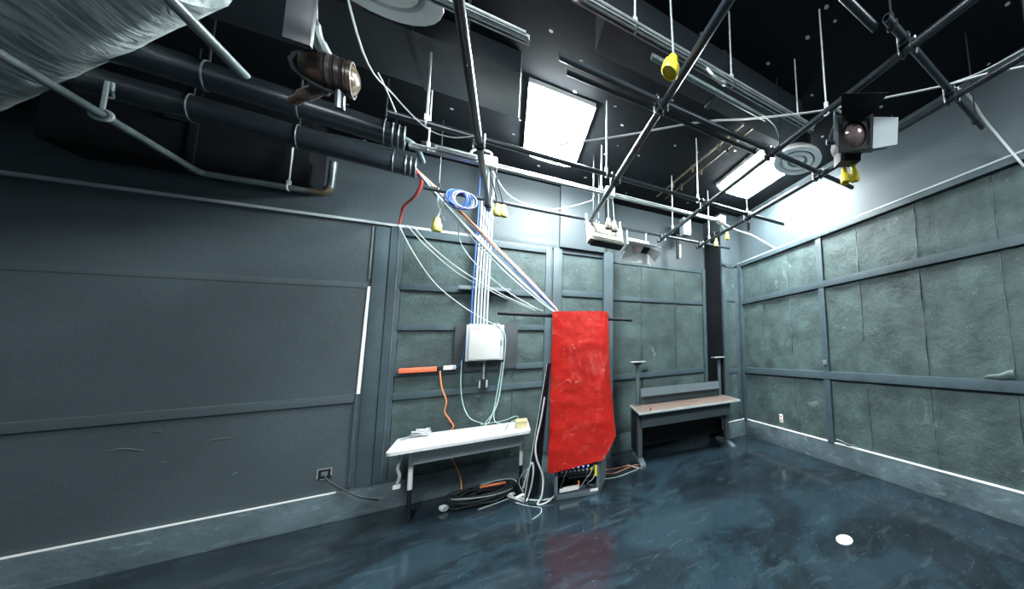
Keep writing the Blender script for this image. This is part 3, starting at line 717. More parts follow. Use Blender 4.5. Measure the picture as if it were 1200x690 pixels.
# blue coil
t = thing('cable_coil', 'coil of blue cable hung on the back pipe', 'cable', (-.46, 4.30, 3.22))
m = MB()
for k in range(9):
    a = random.uniform(-.5, .5); R0 = random.uniform(.07, .10)
    c = Vector((-.46+random.uniform(-.03, .03), 4.30+random.uniform(-.02, .02), ZX-R0+.02))
    m.torus(c, R0, .0055, (math.sin(a)*.8+.2, -1, random.uniform(-.25, .25)), 26, 6)
links('loop', m, 'wireblue', t)
m = MB()
for k in range(2):
    m.torus((-.42+.02*k, 4.27, ZX-.08), .09, .0055, (.5-.3*k, -1, .1), 26, 6)
links('pale_loop', m, 'wirelilac', t)

# ================================================================ WIRES IN THE AIR
cable('overhead_wire', 'thin white wire sagging from the ceiling to the pipe above the conduits',
      [(-.85, 2.40, 4.08), (-0.762, 2.750, 3.478), (-0.676, 3.000, 3.404), (-0.518, 3.050, 3.261), (-0.382, 3.060, 3.248), (-.245, 3.07, 3.32)], .0048, 'wirewhite', 'wire')
cable('overhead_wire', 'fine grey wire beside the thin white wire over the cable tubes',
      [(-0.732, 2.900, 3.469), (-0.704, 3.000, 3.403), (-0.680, 3.080, 3.329)], .004, 'wiregrey', 'wire')
cable('overhead_wire', 'white wire strung across the room under the ceiling to the right wall pipe',
      [(0.296, 2.918, 3.360), (0.731, 2.471, 3.360), (1.151, 2.009, 3.360), (1.463, 1.754, 3.360), (1.847, 1.397, 3.360), (2.122, 1.069, 3.360), (2.400, 0.732, 3.360), (2.568, 0.567, 3.400), (2.757, 0.380, 3.420)], .0075, 'wirewhite', 'wire')
cable('overhead_wire', 'thin white wire rising from the cross pipe to the upper right corner of the photo',
      [(2.406, 0.750, 3.370), (2.816, 0.619, 3.600), (2.986, 0.399, 3.700)], .005, 'wiregrey', 'wire')
cable('wall_conduit', 'white cable running diagonally down the upper right wall past the pipe end',
      [(2.600, 0.784, 3.479), (2.800, 0.760, 3.547), (3.000, 0.752, 3.571), (3.250, 0.742, 3.492), (3.420, 0.681, 3.331), (3.445, 0.556, 3.013)], .010, 'wirewhite', 'cable')
cable('wall_conduit', 'white conduit curving from the outlet box down the right wall in the corner',
      [(2.58, 3.90, 3.50), (3.050, 4.200, 3.578), (3.300, 4.098, 3.502), (3.460, 3.911, 3.338), (3.490, 3.637, 3.147), (3.490, 3.382, 3.146)], .012, 'wirewhite', 'conduit')
cable('overhead_wire', 'white wire sagging behind the black pipe below the left ceiling light',
      [(-.22, 4.25, 3.66), (-0.015, 4.600, 3.516), (0.399, 4.750, 3.521), (0.838, 4.600, 3.679), (.80, 4.05, 3.52)], .005, 'wirewhite', 'wire')
cable('overhead_wire', 'short curved wire hanging from the strut towards the right ceiling light', [(1.609, 1.785, 3.480), (1.811, 1.850, 3.500), (2.018, 1.993, 3.500)], .005, 'wirewhite', 'wire')
# white drop above the outlet box on the strut
cable('jumper_conduit', 'white bent conduit arching from the first outlet box to the back conduit strut', [(-.36, 3.87, 3.52), (-.335, 3.87, 3.60), (-.28, 3.88, 3.64), (-.20, 3.88, 3.64), (-.185, 3.87, 3.56)], .010, 'wirewhite', 'conduit')
# bundle from the lower tube to the rack
ends = [('white', 'wirewhite', 0), ('blue', 'wireblue', .02), ('orange', 'wiretan', .05), ('lilac', 'wirelilac', -.025), ('grey', 'wiregrey', -.05), ('tan', 'wiretan', .035), ('pale green', 'wireteal', -.012), ('second white', 'wirewhite', .012)]
lab = {'white': 'white cable of the bundle running from the cable tube to the red-covered rack', 'blue': 'blue cable of the bundle between the cable tube and the rack',
       'orange': 'orange-tan cable on the upper edge of the bundle running to the rack', 'lilac': 'lilac cable of the bundle between the cable tube and the rack',
       'grey': 'grey cable on the lower edge of the bundle running to the rack', 'tan': 'brownish cable near the upper edge of the bundle running to the rack',
       'pale green': 'pale green cable in the middle of the bundle running to the rack', 'second white': 'thin white cable on top of the bundle running to the rack'}
for i, (nm, mt, off) in enumerate(ends):
    sag = [random.uniform(-.012, .012) for _ in range(4)]
    a = Vector((-.83, 4.50, 3.575))
    b = Vector((.44+off*.4, 4.20, 2.075)); u = Vector((.71, 0, .70))
    pts = [a+Vector((.0, .01*math.sin(i*2.1), .012*math.cos(i*2.1)))]
    for q, k in ((.06, .3), (.25, .8), (.5, 1.), (.75, .9), (.95, .35)):
        pts.append(a+(b-a)*q+u*(off*k)*.9+Vector((0, .012*math.sin(i*1.7+q*3), -.10*math.sin(PI*q)*(.25 if off > 0 else .6)+sag[i % 4]*k)))
    pts.append(b+Vector((.01*math.cos(i), .015*math.sin(i*1.3), 0)))
    cable('bundle_cable', lab[nm], pts, .0078, mt, 'cable', 'cable bundle between the tube and the rack', 7, 8)
cable('drooping_cable', 'white cable drooping from the wall ledge to the side of the electrical panel',
      [(-1.058, 5.200, 3.159), (-0.904, 5.120, 2.815), (-0.702, 5.050, 2.468), (-0.467, 5.020, 2.223), (-0.247, 5.000, 2.051), (-0.078, 5.000, 1.946), (-0.031, 5.020, 1.817), (-0.033, 5.100, 1.559)], .0050, 'wirewhite')
cable('drooping_cable', 'pale cable drooping from the wall ledge to the rack, upper of two',
      [(-0.941, 5.200, 3.163), (-0.765, 5.100, 2.924), (-0.477, 4.950, 2.635), (-0.100, 4.600, 2.327), (0.117, 4.400, 2.181), (0.305, 4.220, 2.088)], .0050, 'wirewhite')
cable('drooping_cable', 'pale cable drooping from the wall ledge to the rack, lower of two',
      [(-0.990, 5.200, 3.163), (-0.800, 5.100, 2.908), (-0.516, 4.980, 2.606), (-0.182, 4.700, 2.358), (0.062, 4.450, 2.195), (0.241, 4.240, 2.088)], .0050, 'wiregrey')
cable('drooping_cable', 'thin grey cable leaving the bundle in a shallow loop below it', [(-0.464, 4.400, 3.018), (-0.453, 4.500, 2.862), (-0.355, 4.500, 2.675), (-0.176, 4.400, 2.462), (0.019, 4.300, 2.268), (0.255, 4.220, 2.105)], .005, 'wiregrey')
cable('red_cable', 'red cable looping from the lower cable tube to the wall ledge', [(-.81, 4.48, 3.53), (-0.784, 4.550, 3.463), (-0.848, 4.700, 3.358), (-0.973, 4.950, 3.310), (-1.024, 5.100, 3.244), (-1.053, 5.205, 3.172)], [.013]*22+[.009]*9, 'redrope')
cable('hanging_cord', 'thin pale cord hanging below the bundle towards the pale yellow connector', [(-0.636, 4.450, 3.356), (-0.626, 4.380, 3.180), (-.556, 4.325, 3.0)], .004, 'wiregrey')

# ================================================================ ELECTRICAL PANEL ON THE BACK WALL
t = thing('backboard', 'dark plywood board on the back wall behind the electrical panel', 'board', (-.20, YB-.06, 1.40))
link('board', MB().box((-.52, YB-.065, 1.43), (.10, YB-.04, 2.02), .003), 'black2', t)
t = thing('electrical_panel', 'pale grey electrical panel box on the back wall under the white conduits', 'electrical panel', (-.235, 5.10, 1.54))
link('enclosure', MB().box((-.405, 5.02, 1.545), (-.045, YB-.066, 1.985), .008), 'palegrey', t)
link('door', MB().box((-.375, 5.005, 1.56), (-.085, 5.022, 1.972), .006), 'whitepanel', t)
link('latch', MB().box((-.075, 5.008, 1.72), (-.06, 5.021, 1.79), .003), 'greymetal', t)
m = MB()
for k in range(5): m.box((-.345+.014*k, 5.0035, 1.925), (-.337+.014*k, 5.006, 1.937))
links('red_marking', m, 'redrope', t)
names = ['first', 'second', 'third', 'fourth', 'fifth', 'sixth']
for k in range(6):
    x0, x1 = -.372+.030*k, -.352+.028*k
    m = MB().tube([(x0, 5.09, 1.975), (x0, 5.09, 2.35), (x1, 5.09, 3.45), (x1, 5.09, ZC if k not in (1, 4) else 3.62)], .0105 if k else .008, 10)
    c = tag(link('conduit', m, 'wireblue' if k == 0 else 'conduit', loc=(x0, 5.09, 1.98)), ('thin blue conduit at the left edge of the row rising from the electrical panel' if k == 0 else
        '%s white conduit from the left in the row rising from the electrical panel' % names[k-1]), 'conduit', 'conduits rising from the electrical panel')
    link('locknut', MB().cyl((x0, 5.09, 1.982), (x0, 5.09, 2.005), .017, 8), 'palegrey', c)
t = thing('conduit_strut', 'short slotted strut holding the white conduits above the electrical panel', 'conduit strut', (-.23, 5.16, 2.44))
link('channel', MB().box((-.50, 5.105, 2.43), (.01, 5.112, 2.475), .002).box((-.50, 5.105, 2.43), (.01, YB-.04, 2.436), .001).box((-.50, 5.105, 2.469), (.01, YB-.04, 2.475), .001), 'greymetal', t)
for k in range(6): link('pipe_clip', MB().torus((-.362+.029*k, 5.09, 2.452), .0135, .003, (0, 0, 1), 12, 5), 'palegrey', t)
t = thing('wall_outlet', 'small black outlet box on a stub conduit below the electrical panel', 'outlet', (-.23, 5.16, 1.26))
link('outlet_box', MB().box((-.275, 5.13, 1.21), (-.19, YB-.02, 1.30), .004), 'palegrey', t)
link('receptacle', MB().box((-.258, 5.118, 1.20), (-.207, 5.131, 1.315), .004), 'black', t)
link('stub_conduit', MB().cyl((-.232, 5.15, 1.30), (-.232, 5.15, 1.55), .010, 10), 'palegrey', t)
# power strip and adapter on the rail
t = thing('power_strip', 'long orange power strip lying on the frame rail left of the electrical panel', 'power strip', (-.83, 5.18, 1.49))
link('strip_body', MB().box((-.965, 5.15, 1.445), (-.66, YB-.04, 1.50), .008), 'orange', t)
m = MB()
for k in range(5): m.box((-.94+.055*k, 5.146, 1.46), (-.912+.055*k, 5.152, 1.487), .002)
links('socket', m, 'orange', t)
link('end_cap', MB().box((-.66, 5.155, 1.45), (-.61, YB-.04, 1.495), .006), 'black', t)
t = thing('power_adapter', 'small white adapter beside the orange power strip', 'adapter', (-.55, 5.18, 1.46))
link('adapter_body', MB().box((-.603, 5.14, 1.455), (-.495, YB-.042, 1.505), .008), 'white', t)
link('plug', MB().box((-.52, 5.135, 1.46), (-.50, 5.145, 1.50), .003), 'palegrey', t)
cable('cord', 'blue cord curving from the white adapter up to the electrical panel', [(-.50, 5.17, 1.48), (-0.472, 5.150, 1.491), (-0.428, 5.120, 1.601), (-0.418, 5.100, 1.786), (-0.393, 5.100, 1.952), (-.36, 5.10, 2.03)], .006, 'wireblue')
cable('orange_cord', 'orange extension cord dropping from the power strip behind the white table', [(-.63, 5.15, 1.45), (-0.623, 5.140, 1.383), (-0.600, 5.120, 1.245), (-0.555, 5.100, 1.095), (-0.567, 5.120, 0.977), (-0.519, 5.120, 0.873), (-0.488, 5.140, 0.776), (-.58, 5.17, .66), (-0.452, 5.180, 0.332), (-0.393, 5.100, 0.177), (-.36, 5.0, .02), (-.25, 4.96, .02)], .0068, 'wireorange')
cable('thin_cable', 'pale green cable looping from the panel down to the white table, left strand', [(-0.438, 5.080, 1.561), (-0.436, 5.100, 1.258), (-0.402, 5.080, 1.027), (-0.330, 5.000, 0.879), (-0.217, 4.950, 0.809), (-.22, 4.95, .80), (-.02, 4.93, .81), (.10, 4.95, .84), (.13, 5.0, .80), (.06, 5.02, .77)], .0045, 'wireteal')
cable('thin_cable', 'pale green cable hanging from the right side of the panel, left of its pair', [(-0.057, 5.100, 1.517), (-0.076, 5.120, 1.282), (-0.102, 5.100, 1.054), (-0.122, 5.080, 0.914), (-.16, 5.02, .80), (-.22, 5.0, .76)], .0045, 'wireteal')
cable('thin_cable', 'pale green cable hanging from the right side of the panel, right of its pair', [(-0.040, 5.120, 1.515), (-0.058, 5.140, 1.236), (-0.085, 5.140, 1.026), (-0.114, 5.100, 0.910), (-.10, 5.03, .80), (-.03, 4.98, .765)], .0045, 'wireteal')
cable('thin_cable', 'pale cable running down the right edge of the electrical panel', [(-.15, 5.09, 2.01), (-0.097, 5.050, 1.993), (-0.033, 5.060, 1.862), (-0.027, 5.080, 1.645), (-0.051, 5.140, 1.289), (-0.091, 5.120, 0.967), (-.20, 5.05, .78)], .005, 'wiregrey')
# wall sockets
t = thing('wall_socket', 'square data socket on the smooth dark wall with a loose black cord', 'socket', (-1.445, YB, .48))
link('face_plate', MB().box((-1.49, YB-.008, .43), (-1.40, YB, .53), .002), 'black', t)
link('chipped_edge', MB().box((-1.49, YB-.0095, .525), (-1.40, YB-.006, .532)).box((-1.492, YB-.0095, .44), (-1.486, YB-.006, .532)).box((-1.47, YB-.0095, .428), (-1.44, YB-.006, .434)).box((-1.404, YB-.0095, .46), (-1.398, YB-.006, .532)), 'palegrey', t)
link('jack', MB().box((-1.465, YB-.014, .46), (-1.425, YB-.006, .50), .002), 'greymetal', t)
cable('cord', 'black cord hanging from the wall socket down along the baseboard', [(-1.445, YB-.012, .47), (-1.406, 5.210, 0.414), (-1.315, 5.200, 0.318), (-1.193, 5.190, 0.210), (-1.052, 5.180, 0.144)], .006, 'wireblack')
t = thing('wall_socket', 'small white outlet with reddish sockets low on the right wall', 'socket', (XR, 3.79, .43))
link('face_plate', MB().box((XR-.016, 3.755, .365), (XR-.003, 3.825, .49), .003), 'white', t)
for z in (.40, .455): link('socket', MB().box((XR-.0185, 3.775, z-.016), (XR-.015, 3.805, z+.016), .002), 'redrope', t)
# red pilot lamp far up on the left
t = thing('pilot_lamp', 'tiny red glowing pilot lamp high at the left below the foil duct', 'lamp', (-2.33, 4.88, 3.78))
link('housing', MB().box((-2.38, 4.875, 3.72), (-2.26, 4.905, 3.84), .006), 'black', t)
link('bulb', MB().lathe([(.001, .014), (.008, .012), (.012, .004), (.012, -.004)], Matrix.Translation((-2.32, 4.873, 3.785)) @ Matrix.Rotation(PI/2, 4, 'X'), 12), 'ledred', t)

# ================================================================ RACK WITH RED COVER
RA = math.atan2(-.16, .43)
rk = thing('equipment_rack', 'tall black equipment rack under a red plastic cover, gear showing at the bottom', 'equipment rack', (.45, 4.18, 0), rotz(RA))
Wk, Dk, Hk = .459, .50, 1.985
for sx in (0, 1):
    for sy in (0, 1):
        x = sx*(Wk-.035); y = sy*(Dk-.035)
        link('post', MB().box((x, y, .03), (x+.035, y+.005, Hk)).box((x if sx == 0 else x+.03, y, .03), (x+.005 if sx == 0 else x+.035, y+.035, Hk)), 'greymetal' if sy == 0 else 'black', rk, world=False)
link('base_frame', MB().box((0, 0, 0), (Wk, .04, .05), .004).box((0, Dk-.04, 0), (Wk, Dk, .05), .004).box((0, 0, 0), (.035, Dk, .05), .004).box((Wk-.035, 0, 0), (Wk, Dk, .05), .004).box((.02, .02, .03), (Wk-.02, Dk-.02, .045)), 'greymetal', rk, world=False)
link('top_panel', MB().box((0, 0, Hk-.02), (Wk, Dk, Hk), .004), 'black', rk, world=False)
link('side_panel', MB().box((Wk, .02, .05), (Wk+.006, Dk-.02, Hk-.03), .002), 'greymetal', rk, world=False)
link('side_panel', MB().box((-.006, .02, .05), (0, Dk-.02, Hk-.03), .002), 'black', rk, world=False)
link('back_panel', MB().box((.03, Dk-.02, .06), (Wk-.03, Dk-.012, Hk-.03), .002), 'black', rk, world=False)
g = link('patch_panel', MB().box((.03, .012, .235), (Wk-.03, .20, .36), .004), 'blackgloss', rk, world=False)
for k in range(8): link('jack', MB().cyl((.075+.042*k, .014, .285), (.075+.042*k, -.004, .285), .012, 10), 'palegrey' if k < 7 else 'yellow', g, world=False)
m = MB()
for k in range(6): m.cyl((.085+.05*k, .013, .318), (.085+.05*k, .006, .318), .008, 8)
links('indicator', m, 'ledblue', g, world=False)
for k in range(9):
    z = .40+.17*k
    u = link('rack_unit', MB().box((.03, .015, z), (Wk-.03, .38, z+.14), .004), 'blackgloss', rk, world=False)
    link('handle', MB().tube([(.045, .015, z+.03), (.045, -.01, z+.04), (.045, -.01, z+.10), (.045, .015, z+.11)], .004, 6), 'greymetal', u, world=False)
link('power_bar', MB().obox((.14, .05, .085), (.19, .05, .04), (0, 0, .12), .006), 'white', rk, world=False)
link('white_label', MB().box((.36, -.003, .035), (.44, .0, .065), .001), 'white', rk, world=False)
link('yellow_tag', MB().box((.405, -.010, .20), (.43, -.004, .32), .002), 'yellow', rk, world=False)
link('orange_plug', MB().cyl((.23, .07, .09), (.232, .06, .15), .009, 8), 'wireorange', rk, world=False)
for k, (pts, mt) in enumerate((([(.40, .01, .33), (.36, -.01, .24), (.30, .01, .16), (.25, .06, .08), (.2, .1, .055)], 'wiregrey'), ([(.34, .01, .29), (.32, -.015, .2), (.35, .0, .13), (.30, .08, .07), (.36, .15, .055)], 'wireblack'),
                               ([(.42, .02, .27), (.39, -.01, .18), (.33, .02, .12), (.38, .10, .06)], 'wirewhite'), ([(.11, .01, .28), (.09, -.02, .2), (.06, .02, .12), (.12, .08, .06)], 'wireblack'))):
    link('patch_cable', MB().tube(smooth(pts, 6), .006, 6), mt, rk, world=False)
# cover: one sheet draped over the top, front and both sides
sec = [(-.045, .42), (-.045, .02), (-.035, -.035), (.0, -.05), (Wk, -.05), (Wk+.035, -.03), (Wk+.045, .02), (Wk+.045, .30)]
def cover_edge(f):
    L = [0]
    for a, b in zip(sec, sec[1:]): L.append(L[-1]+math.dist(a, b))
    s = f*L[-1]
    for i in range(len(sec)-1):
        if s <= L[i+1]+1e-9: break
    q = (s-L[i])/(L[i+1]-L[i]); return sec[i][0]*(1-q)+sec[i+1][0]*q, sec[i][1]*(1-q)+sec[i+1][1]*q
ZT = 2.075
def cover(u, v):
    x, y = cover_edge(u)
    fr = max(0, min(1, x/Wk))                       # 0 left .. 1 right
    side = max(0., min(1., (y+.03)/.12))            # 0 on the front, 1 on the side flaps
    zb = .315+.06*fr
    if x < 0: zb += .10*side*1.0
    if x > Wk: zb += .17*side
    vv = v
    z = zb+(ZT-zb)*vv
    d = noise.fractal(Vector((x*2.2, z*1.3, y*2.2+3)), 1, 2, 4)*.016*(1-vv**6)+.010*max(0, noise.noise(Vector((x*6, z*7, y*4))))
    low = (1-vv)
    px, py = x, y
    if x < 0: px -= .01+.045*side*math.sin(PI*min(1, vv*1.15))*.6+d*.7
    elif x > Wk: px += .006+.055*side*low**2*1.6+d*.6
    py -= d*(1-side)+.012*low*(1-side)
    bulge = .012*math.sin(PI*fr)*(1-side)
    return (px, py-bulge, z)
m = MB(); nu, nv = 64, 84
m.grid(cover, nu, nv)
# top: stitch the upper rim to a flat lid
top = sorted([v for v in m.bm.verts if v.co.z > ZT-1e-4], key=lambda v: 0)
m.bm.faces.new(top)
bmesh.ops.solidify(m.bm, geom=list(m.bm.faces), thickness=.002)
link('red_cover', m, 'red', rk, world=False, sharp=50)
tag(link('crossbar', MB().pipe((-.10, 4.27, 2.055), (1.30, 4.20, 1.995), .021, 14), 'black', loc=(.6, 4.24, 2.02)), 'black pipe lying across the top of the red-covered rack', 'pipe')
# board leaning on the rack
m = MB().prism([(.19, 4.33, 0), (.33, 4.46, 0), (.425, 4.52, 1.48), (.385, 4.485, 1.48)], (-.012, .014, 0))
t = tag(link('leaning_panel', m, 'blackgloss', loc=(.27, 4.4, 0)), 'narrow black panel leaning against the left side of the rack', 'panel')
link('edge_strip', MB().tube([(.185, 4.326, .01), (.382, 4.482, 1.475)], .005, 6), 'palegrey', t)

# ================================================================ WHITE FOLDING TABLE
t = thing('folding_table', 'long white table with a grey modesty panel against the back wall', 'table', (-.33, 4.76, 0))
def roundrect(x0, y0, x1, y1, r, z, n=5):
    P = []
    for cx, cy, a0 in ((x1-r, y1-r, 0), (x0+r, y1-r, 90), (x0+r, y0+r, 180), (x1-r, y0+r, 270)):
        for k in range(n+1):
            a = math.radians(a0+90*k/n); P.append((cx+r*math.cos(a), cy+r*math.sin(a), z))
    return P
m = MB().prism([(p[0]-(.05 if p[0] < -.3 and p[1] > 4.8 else 0), p[1], p[2]) for p in roundrect(-.875, 4.40, .235, 5.13, .05, .715)], (0, 0, .03))
link('tabletop', m, 'whitelam', t)
link('modesty_panel', MB().box((-.72, 4.60, .555), (.16, 4.612, .712), .003), 'apron', t)
for x, ya in ((-.745, 4.68), (.165, 4.72)):
    l = link('leg', MB().tube([(x, ya, .715), (x, ya+.02, .30)], .019, 12), 'white', t)
    link('lower_leg', MB().tube([(x, ya+.02, .31), (x, ya+.03, .045)], .016, 12), 'black', l)
    link('foot', MB().prism([(x-.022, ya-.05, 0), (x-.022, ya+.26, 0), (x-.022, ya+.26, .022), (x-.022, ya+.10, .045), (x-.022, ya+.02, .045), (x-.022, ya-.05, .02)], (.044, 0, 0)), 'black', l)
link('brace', MB().box((-.745, 4.71, .66), (.165, 4.73, .69), .003), 'apron', t)
m = MB().prism([(-.82, 4.50, .746), (.0, 4.50, .746), (.03, 4.86, .746), (-.66, 4.95, .746), (-.80, 4.78, .746)], (0, 0, .042))
tag(link('white_slab', m, 'whitelam', loc=(-.45, 4.7, .746)), 'thin white slab lying on top of the white table', 'board')
m = MB().box((.10, 4.62, .746), (.21, 4.80, .815), .006)
t2 = tag(link('yellow_box', m, 'tan', loc=(.155, 4.7, .746)), 'small pale yellow box on the right end of the white table', 'box')
link('lid_flap', MB().obox((.155, 4.71, .822), (.115, .19, .004), (.03, .05, 0)), 'tan', t2)
pts = []
random.seed(11)
for k in range(26):
    a = k*1.9; pts.append((-.70+.09*math.cos(a)*random.uniform(.4, 1.), 4.80+.07*math.sin(a)*random.uniform(.4, 1.), .805+.055*random.random()))
pts += [(-.62, 4.78, .785), (-.5, 4.80, .785), (-.42, 4.78, .785), (-.34, 4.82, .785)]
tag(link('cord_tangle', MB().tube(smooth([(-.86, 4.86, .775), (-.80, 4.84, .79)]+pts, 5), .0085, 6), 'wirewhite', loc=(-.7, 4.8, .776)), 'tangle of white cord on the left end of the white table', 'cord')
c = tag(link('dangling_cord', MB().tube(smooth([(-.80, 4.55, .712), (-.795, 4.56, .66), (-.815, 4.57, .56), (-.80, 4.575, .48), (-.815, 4.58, .40)], 5), .012, 8), 'wirewhite', loc=(-.8, 4.55, .71)), 'white cord dangling from the left end of the white table', 'cord')
link('plug', MB().box((-.84, 4.565, .365), (-.79, 4.595, .402), .006), 'white', c)

# ================================================================ GREY DESK
DA = math.atan2(-.21, 1.54)
dk = thing('desk', 'grey workstation desk with brown top and two uprights in front of the back wall', 'desk', (1.46, 4.42, 0), rotz(DA))
Ld, Dd = 1.575, .80
link('desktop', MB().box((.01, .012, .712), (Ld-.01, Dd, .738), .003), 'wood', dk, world=False)
link('edge_band', MB().box((0, 0, .708), (Ld, .014, .740), .004).box((0, .012, .710), (.012, Dd, .739), .003).box((Ld-.012, .012, .710), (Ld, Dd, .739), .003), 'palegrey', dk, world=False)
link('modesty_panel', MB().box((.06, .14, .50), (Ld-.12, .152, .71), .003), 'greydesk', dk, world=False)
for x in (.065, Ld-.12):
    l = link('leg', MB().box((x-.03, .27, .05), (x+.03, .36, .71), .006), 'greydesk', dk, world=False)
    link('foot', MB().prism([(x-.035, .05, 0), (x-.035, .70, 0), (x-.035, .70, .03), (x-.035, .40, .06), (x-.035, .24, .06), (x-.035, .05, .025)], (.07, 0, 0)), 'greymetal', l, world=False)
links('side_bracket', MB().box((Ld-.21, .25, .25), (Ld-.20, .28, .46), .002).box((Ld-.30, .25, .45), (Ld-.20, .28, .462), .002), 'pipegrey', dk, world=False)
for x in (.10, Ld-.07):
    l = link('upright', MB().box((x-.024, .62, .738), (x+.024, .66, 1.405), .005), 'greydesk', dk, world=False)
    link('top_plate', MB().box((x-.11, .54, 1.405), (x+.11, .74, 1.420), .004), 'palegrey', l, world=False)
    link('gusset', MB().prism([(x-.07, .64, 1.405), (x+.07, .64, 1.405), (x+.015, .64, 1.33), (x-.015, .64, 1.33)], (0, .006, 0)), 'greydesk', l, world=False)
    link('base_plate', MB().box((x-.05, .58, .738), (x+.05, .70, .746), .002), 'greydesk', l, world=False)
sh = link('shelf', MB().prism([(.14, .555, .875), (.14, .60, .995), (.14, .612, .99), (.14, .567, .867)], (Ld-.25, 0, 0)), 'greydesk', dk, world=False)
link('shelf_back', MB().box((.13, .67, .738), (Ld-.09, .68, .99), .003), 'greydesk', sh, world=False)
link('end_panel', MB().box((.022, .37, .10), (.034, .79, .705), .003), 'black', dk, world=False)
link('back_panel', MB().box((.06, .70, .10), (Ld-.12, .712, .71), .003), 'black', dk, world=False)
m = MB().box((.17, .08, .738), (.185, .11, .775), .003)
link('cable_clip', m, 'copper', dk, world=False)

# ================================================================ CABLES AND BITS ON THE FLOOR
m = MB(); random.seed(5)
pts = []
for k in range(150):
    a = k*.42; r_ = .24+.05*math.sin(k*.31)+random.uniform(-.012, .012)
    pts.append((-.16+r_*1.12*math.cos(a)+.02*math.sin(k*.13), 4.80+r_*.80*math.sin(a), .012+.10*(k/150)+.010*math.sin(a*3+k)))
t = thing('cable_coil', 'heap of coiled black cable on the floor under the white table', 'cable', (-.16, 4.8, 0))
link('coil', MB().tube(smooth(pts, 3), .0105, 6), 'wireblack', t)
link('grey_turns', MB().tube(smooth([(-.16+.29*math.cos(a*.5), 4.78+.22*math.sin(a*.5), .10+.016*math.sin(a)) for a in range(27)], 3), .007, 6), 'wiregrey', t)
link('orange_end', MB().tube(smooth([(-.20, 4.84, .12), (-.12, 4.80, .13), (-.03, 4.80, .125), (.02, 4.83, .11)], 5), .014, 8), 'wireorange', t)
for (x, y), lab, r_, mt in (((-.49, 4.72), 'round white plug end lying on the floor left of the black cable heap', .032, 'white'), ((-.41, 4.78), 'small pale plug on the floor between the white plug end and the cable heap', .02, 'palegrey')):
    t = thing('plug', lab, 'plug', (x, y, 0))
    q = Matrix.Translation((x, y, r_+.002)) @ Matrix.Rotation(PI/2, 4, 'X') @ Matrix.Rotation(.5, 4, 'Y')
    link('plug_body', MB().lathe([(.012, -.06), (r_*.6, -.055), (r_*.95, -.02), (r_, .03), (r_*.8, .04)], q, 16), mt, t)
    link('plug_face', MB().lathe([(.001, .038), (r_*.78, .038), (r_*.78, .043), (.001, .043)], q, 14), 'palegrey', t)
    link('cord', MB().tube(smooth([q @ Vector((0, 0, -.058)), (x+.08, y+.05, .012), (x+.16, y+.10, .03)], 5), .008, 6), 'wireblack', t)
floor_c = [
 ('thick grey cable looping on the floor from the black heap to the rack', [(.02, 4.86, .02), (.08, 4.62, .010), (.20, 4.44, .010), (.30, 4.30, .010), (.42, 4.24, .012), (.52, 4.26, .05)], .010, 'wiregrey'),
 ('pale cable hanging down the leaning black panel to the floor', [(.36, 4.40, 1.10), (.325, 4.37, .85), (.28, 4.33, .60), (.29, 4.29, .45), (.35, 4.27, .25), (.34, 4.22, .08), (.30, 4.18, .012), (.38, 4.16, .011), (.47, 4.21, .05)], .009, 'wirewhite'),
 ('white cable looping between the table leg and the leaning panel', [(.05, 4.64, .015), (.12, 4.50, .011), (.20, 4.38, .011), (.24, 4.36, .10), (.265, 4.34, .28), (.255, 4.36, .40), (.215, 4.38, .30), (.18, 4.40, .14)], .009, 'wirewhite'),
 ('thin pale cable standing in an arc right of the table leg', [(.19, 4.66, .012), (.15, 4.70, .12), (.20, 4.68, .24), (.26, 4.60, .26), (.28, 4.50, .20), (.26, 4.44, .05)], .006, 'wiregrey'),
 ('thin grey cable trailing forward over the floor in front of the rack', [(.12, 4.40, .007), (.22, 4.22, .006), (.32, 4.08, .006), (.31, 3.95, .006), (.24, 3.86, .006)], .004, 'wiregrey'),
 ('thin grey cable stretched across the floor in front of the cable heap', [(-.20, 4.50, .005), (-.02, 4.56, .005), (.10, 4.62, .005)], .004, 'wiregrey'),
]
for lab_, pts, r_, mt in floor_c: cable('floor_cable', lab_, pts, r_, mt, 'cable', 'loose cables on the floor around the rack', 7, 7)
for (x, y, z), lab, a in (((.075, 4.66, 0), 'white plug nearest the right leg of the white table', .9), ((.16, 4.52, 0), 'white plug on the floor, rearmost of the plugs by the rack', 2.2), ((.20, 4.38, 0), 'white plug on the floor in front of the leaning black panel', .2)):
    t = thing('plug', lab, 'plug', (x, y, z))
    q = Matrix.Translation((x, y, .022)) @ Matrix.Rotation(a, 4, 'Z') @ Matrix.Rotation(PI/2, 4, 'X')
    link('plug_body', MB().lathe([(.008, -.05), (.014, -.045), (.019, -.01), (.021, .03), (.017, .036)], q, 14), 'white', t)
    links('prongs', MB().box((-.010, -.002, .034), (-.006, .002, .058), mat=q).box((.006, -.002, .034), (.010, .002, .058), mat=q), 'steel', t)
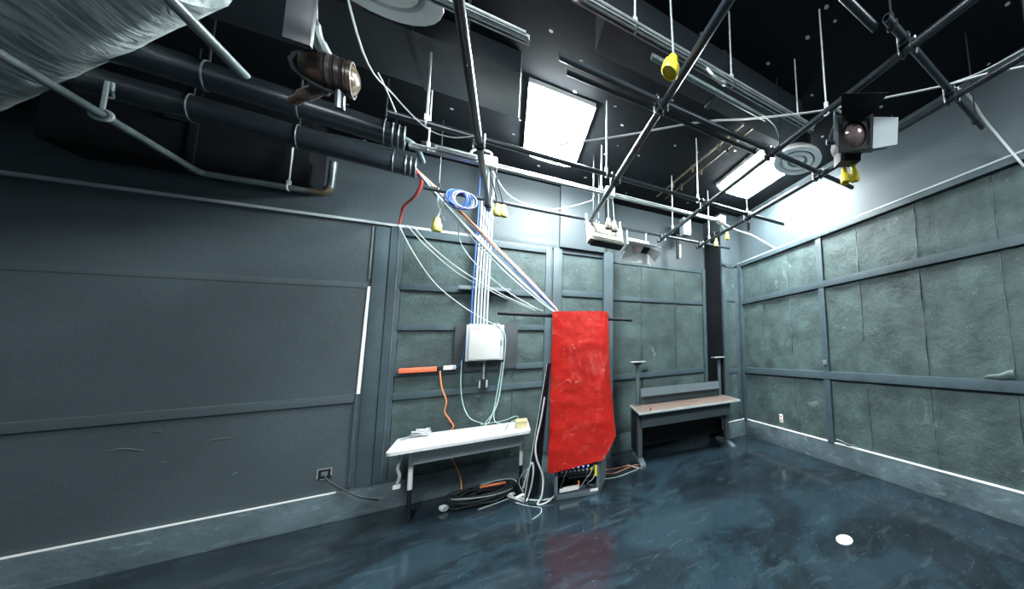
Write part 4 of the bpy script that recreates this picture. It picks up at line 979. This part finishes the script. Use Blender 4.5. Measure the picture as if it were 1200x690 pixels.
for lab_, pts, mt in (('thin tan cable on the floor between the rack and the desk foot', [(1.04, 4.62, .006), (1.16, 4.52, .006), (1.30, 4.56, .006), (1.44, 4.62, .006), (1.50, 4.56, .012)], 'wiretan'),
                      ('thin pale cable curling on the floor beside the desk foot', [(1.02, 4.40, .006), (1.16, 4.36, .006), (1.33, 4.40, .006), (1.46, 4.46, .006), (1.43, 4.58, .006), (1.38, 4.70, .01)], 'wiregrey'),
                      ('thin reddish cable running from the rack to the desk along the floor', [(1.06, 4.74, .006), (1.22, 4.68, .006), (1.38, 4.66, .006), (1.44, 4.52, .006), (1.50, 4.42, .006)], 'wiretan')):
    cable('floor_cable', lab_, pts, .0045, mt, 'cable', 'thin cables on the floor beside the desk', 6, 7)
m = MB().lathe([(.001, .0), (.062, .0), (.066, .003), (.064, .007), (.02, .009), (.001, .009)], Matrix.Translation((2.226, 1.727, 0)), 36)
t = tag(link('floor_disc', m, 'whitedisc', loc=(2.226, 1.727, 0)), 'small white disc lying on the glossy black floor', 'disc')

# ================================================================ CAMERA, WORLD, VIEW
cam = bpy.data.cameras.new('camera'); co = bpy.data.objects.new('camera', cam); COL.objects.link(co)
Rw = ((.79869587, -.60041342, -.03985764), (.0298149, .10564357, -.993957), (.60099583, .79268099, .10227834))
right, up, back = Vector(Rw[0]), -Vector(Rw[1]), -Vector(Rw[2])
mx = Matrix((right, up, back)).transposed().to_4x4(); mx.translation = (0, 0, 1.6)
co.matrix_world = mx
cam.sensor_fit = 'HORIZONTAL'; cam.sensor_width = 36; cam.lens = 36*367.5/1200
cam.shift_x = -(873.25-600)/1200; cam.shift_y = (367.06-345)/1200
cam.clip_start = .05
SC.camera = co
wd = bpy.data.worlds.new('world'); SC.world = wd; wd.use_nodes = True
wd.node_tree.nodes['Background'].inputs[0].default_value = (.5, .6, .7, 1)
wd.node_tree.nodes['Background'].inputs[1].default_value = .05
SC.view_settings.view_transform = 'Standard'; SC.view_settings.look = 'None'
SC.view_settings.gamma = 1; SC.view_settings.use_curve_mapping = False
SC.view_settings.exposure = 0.0
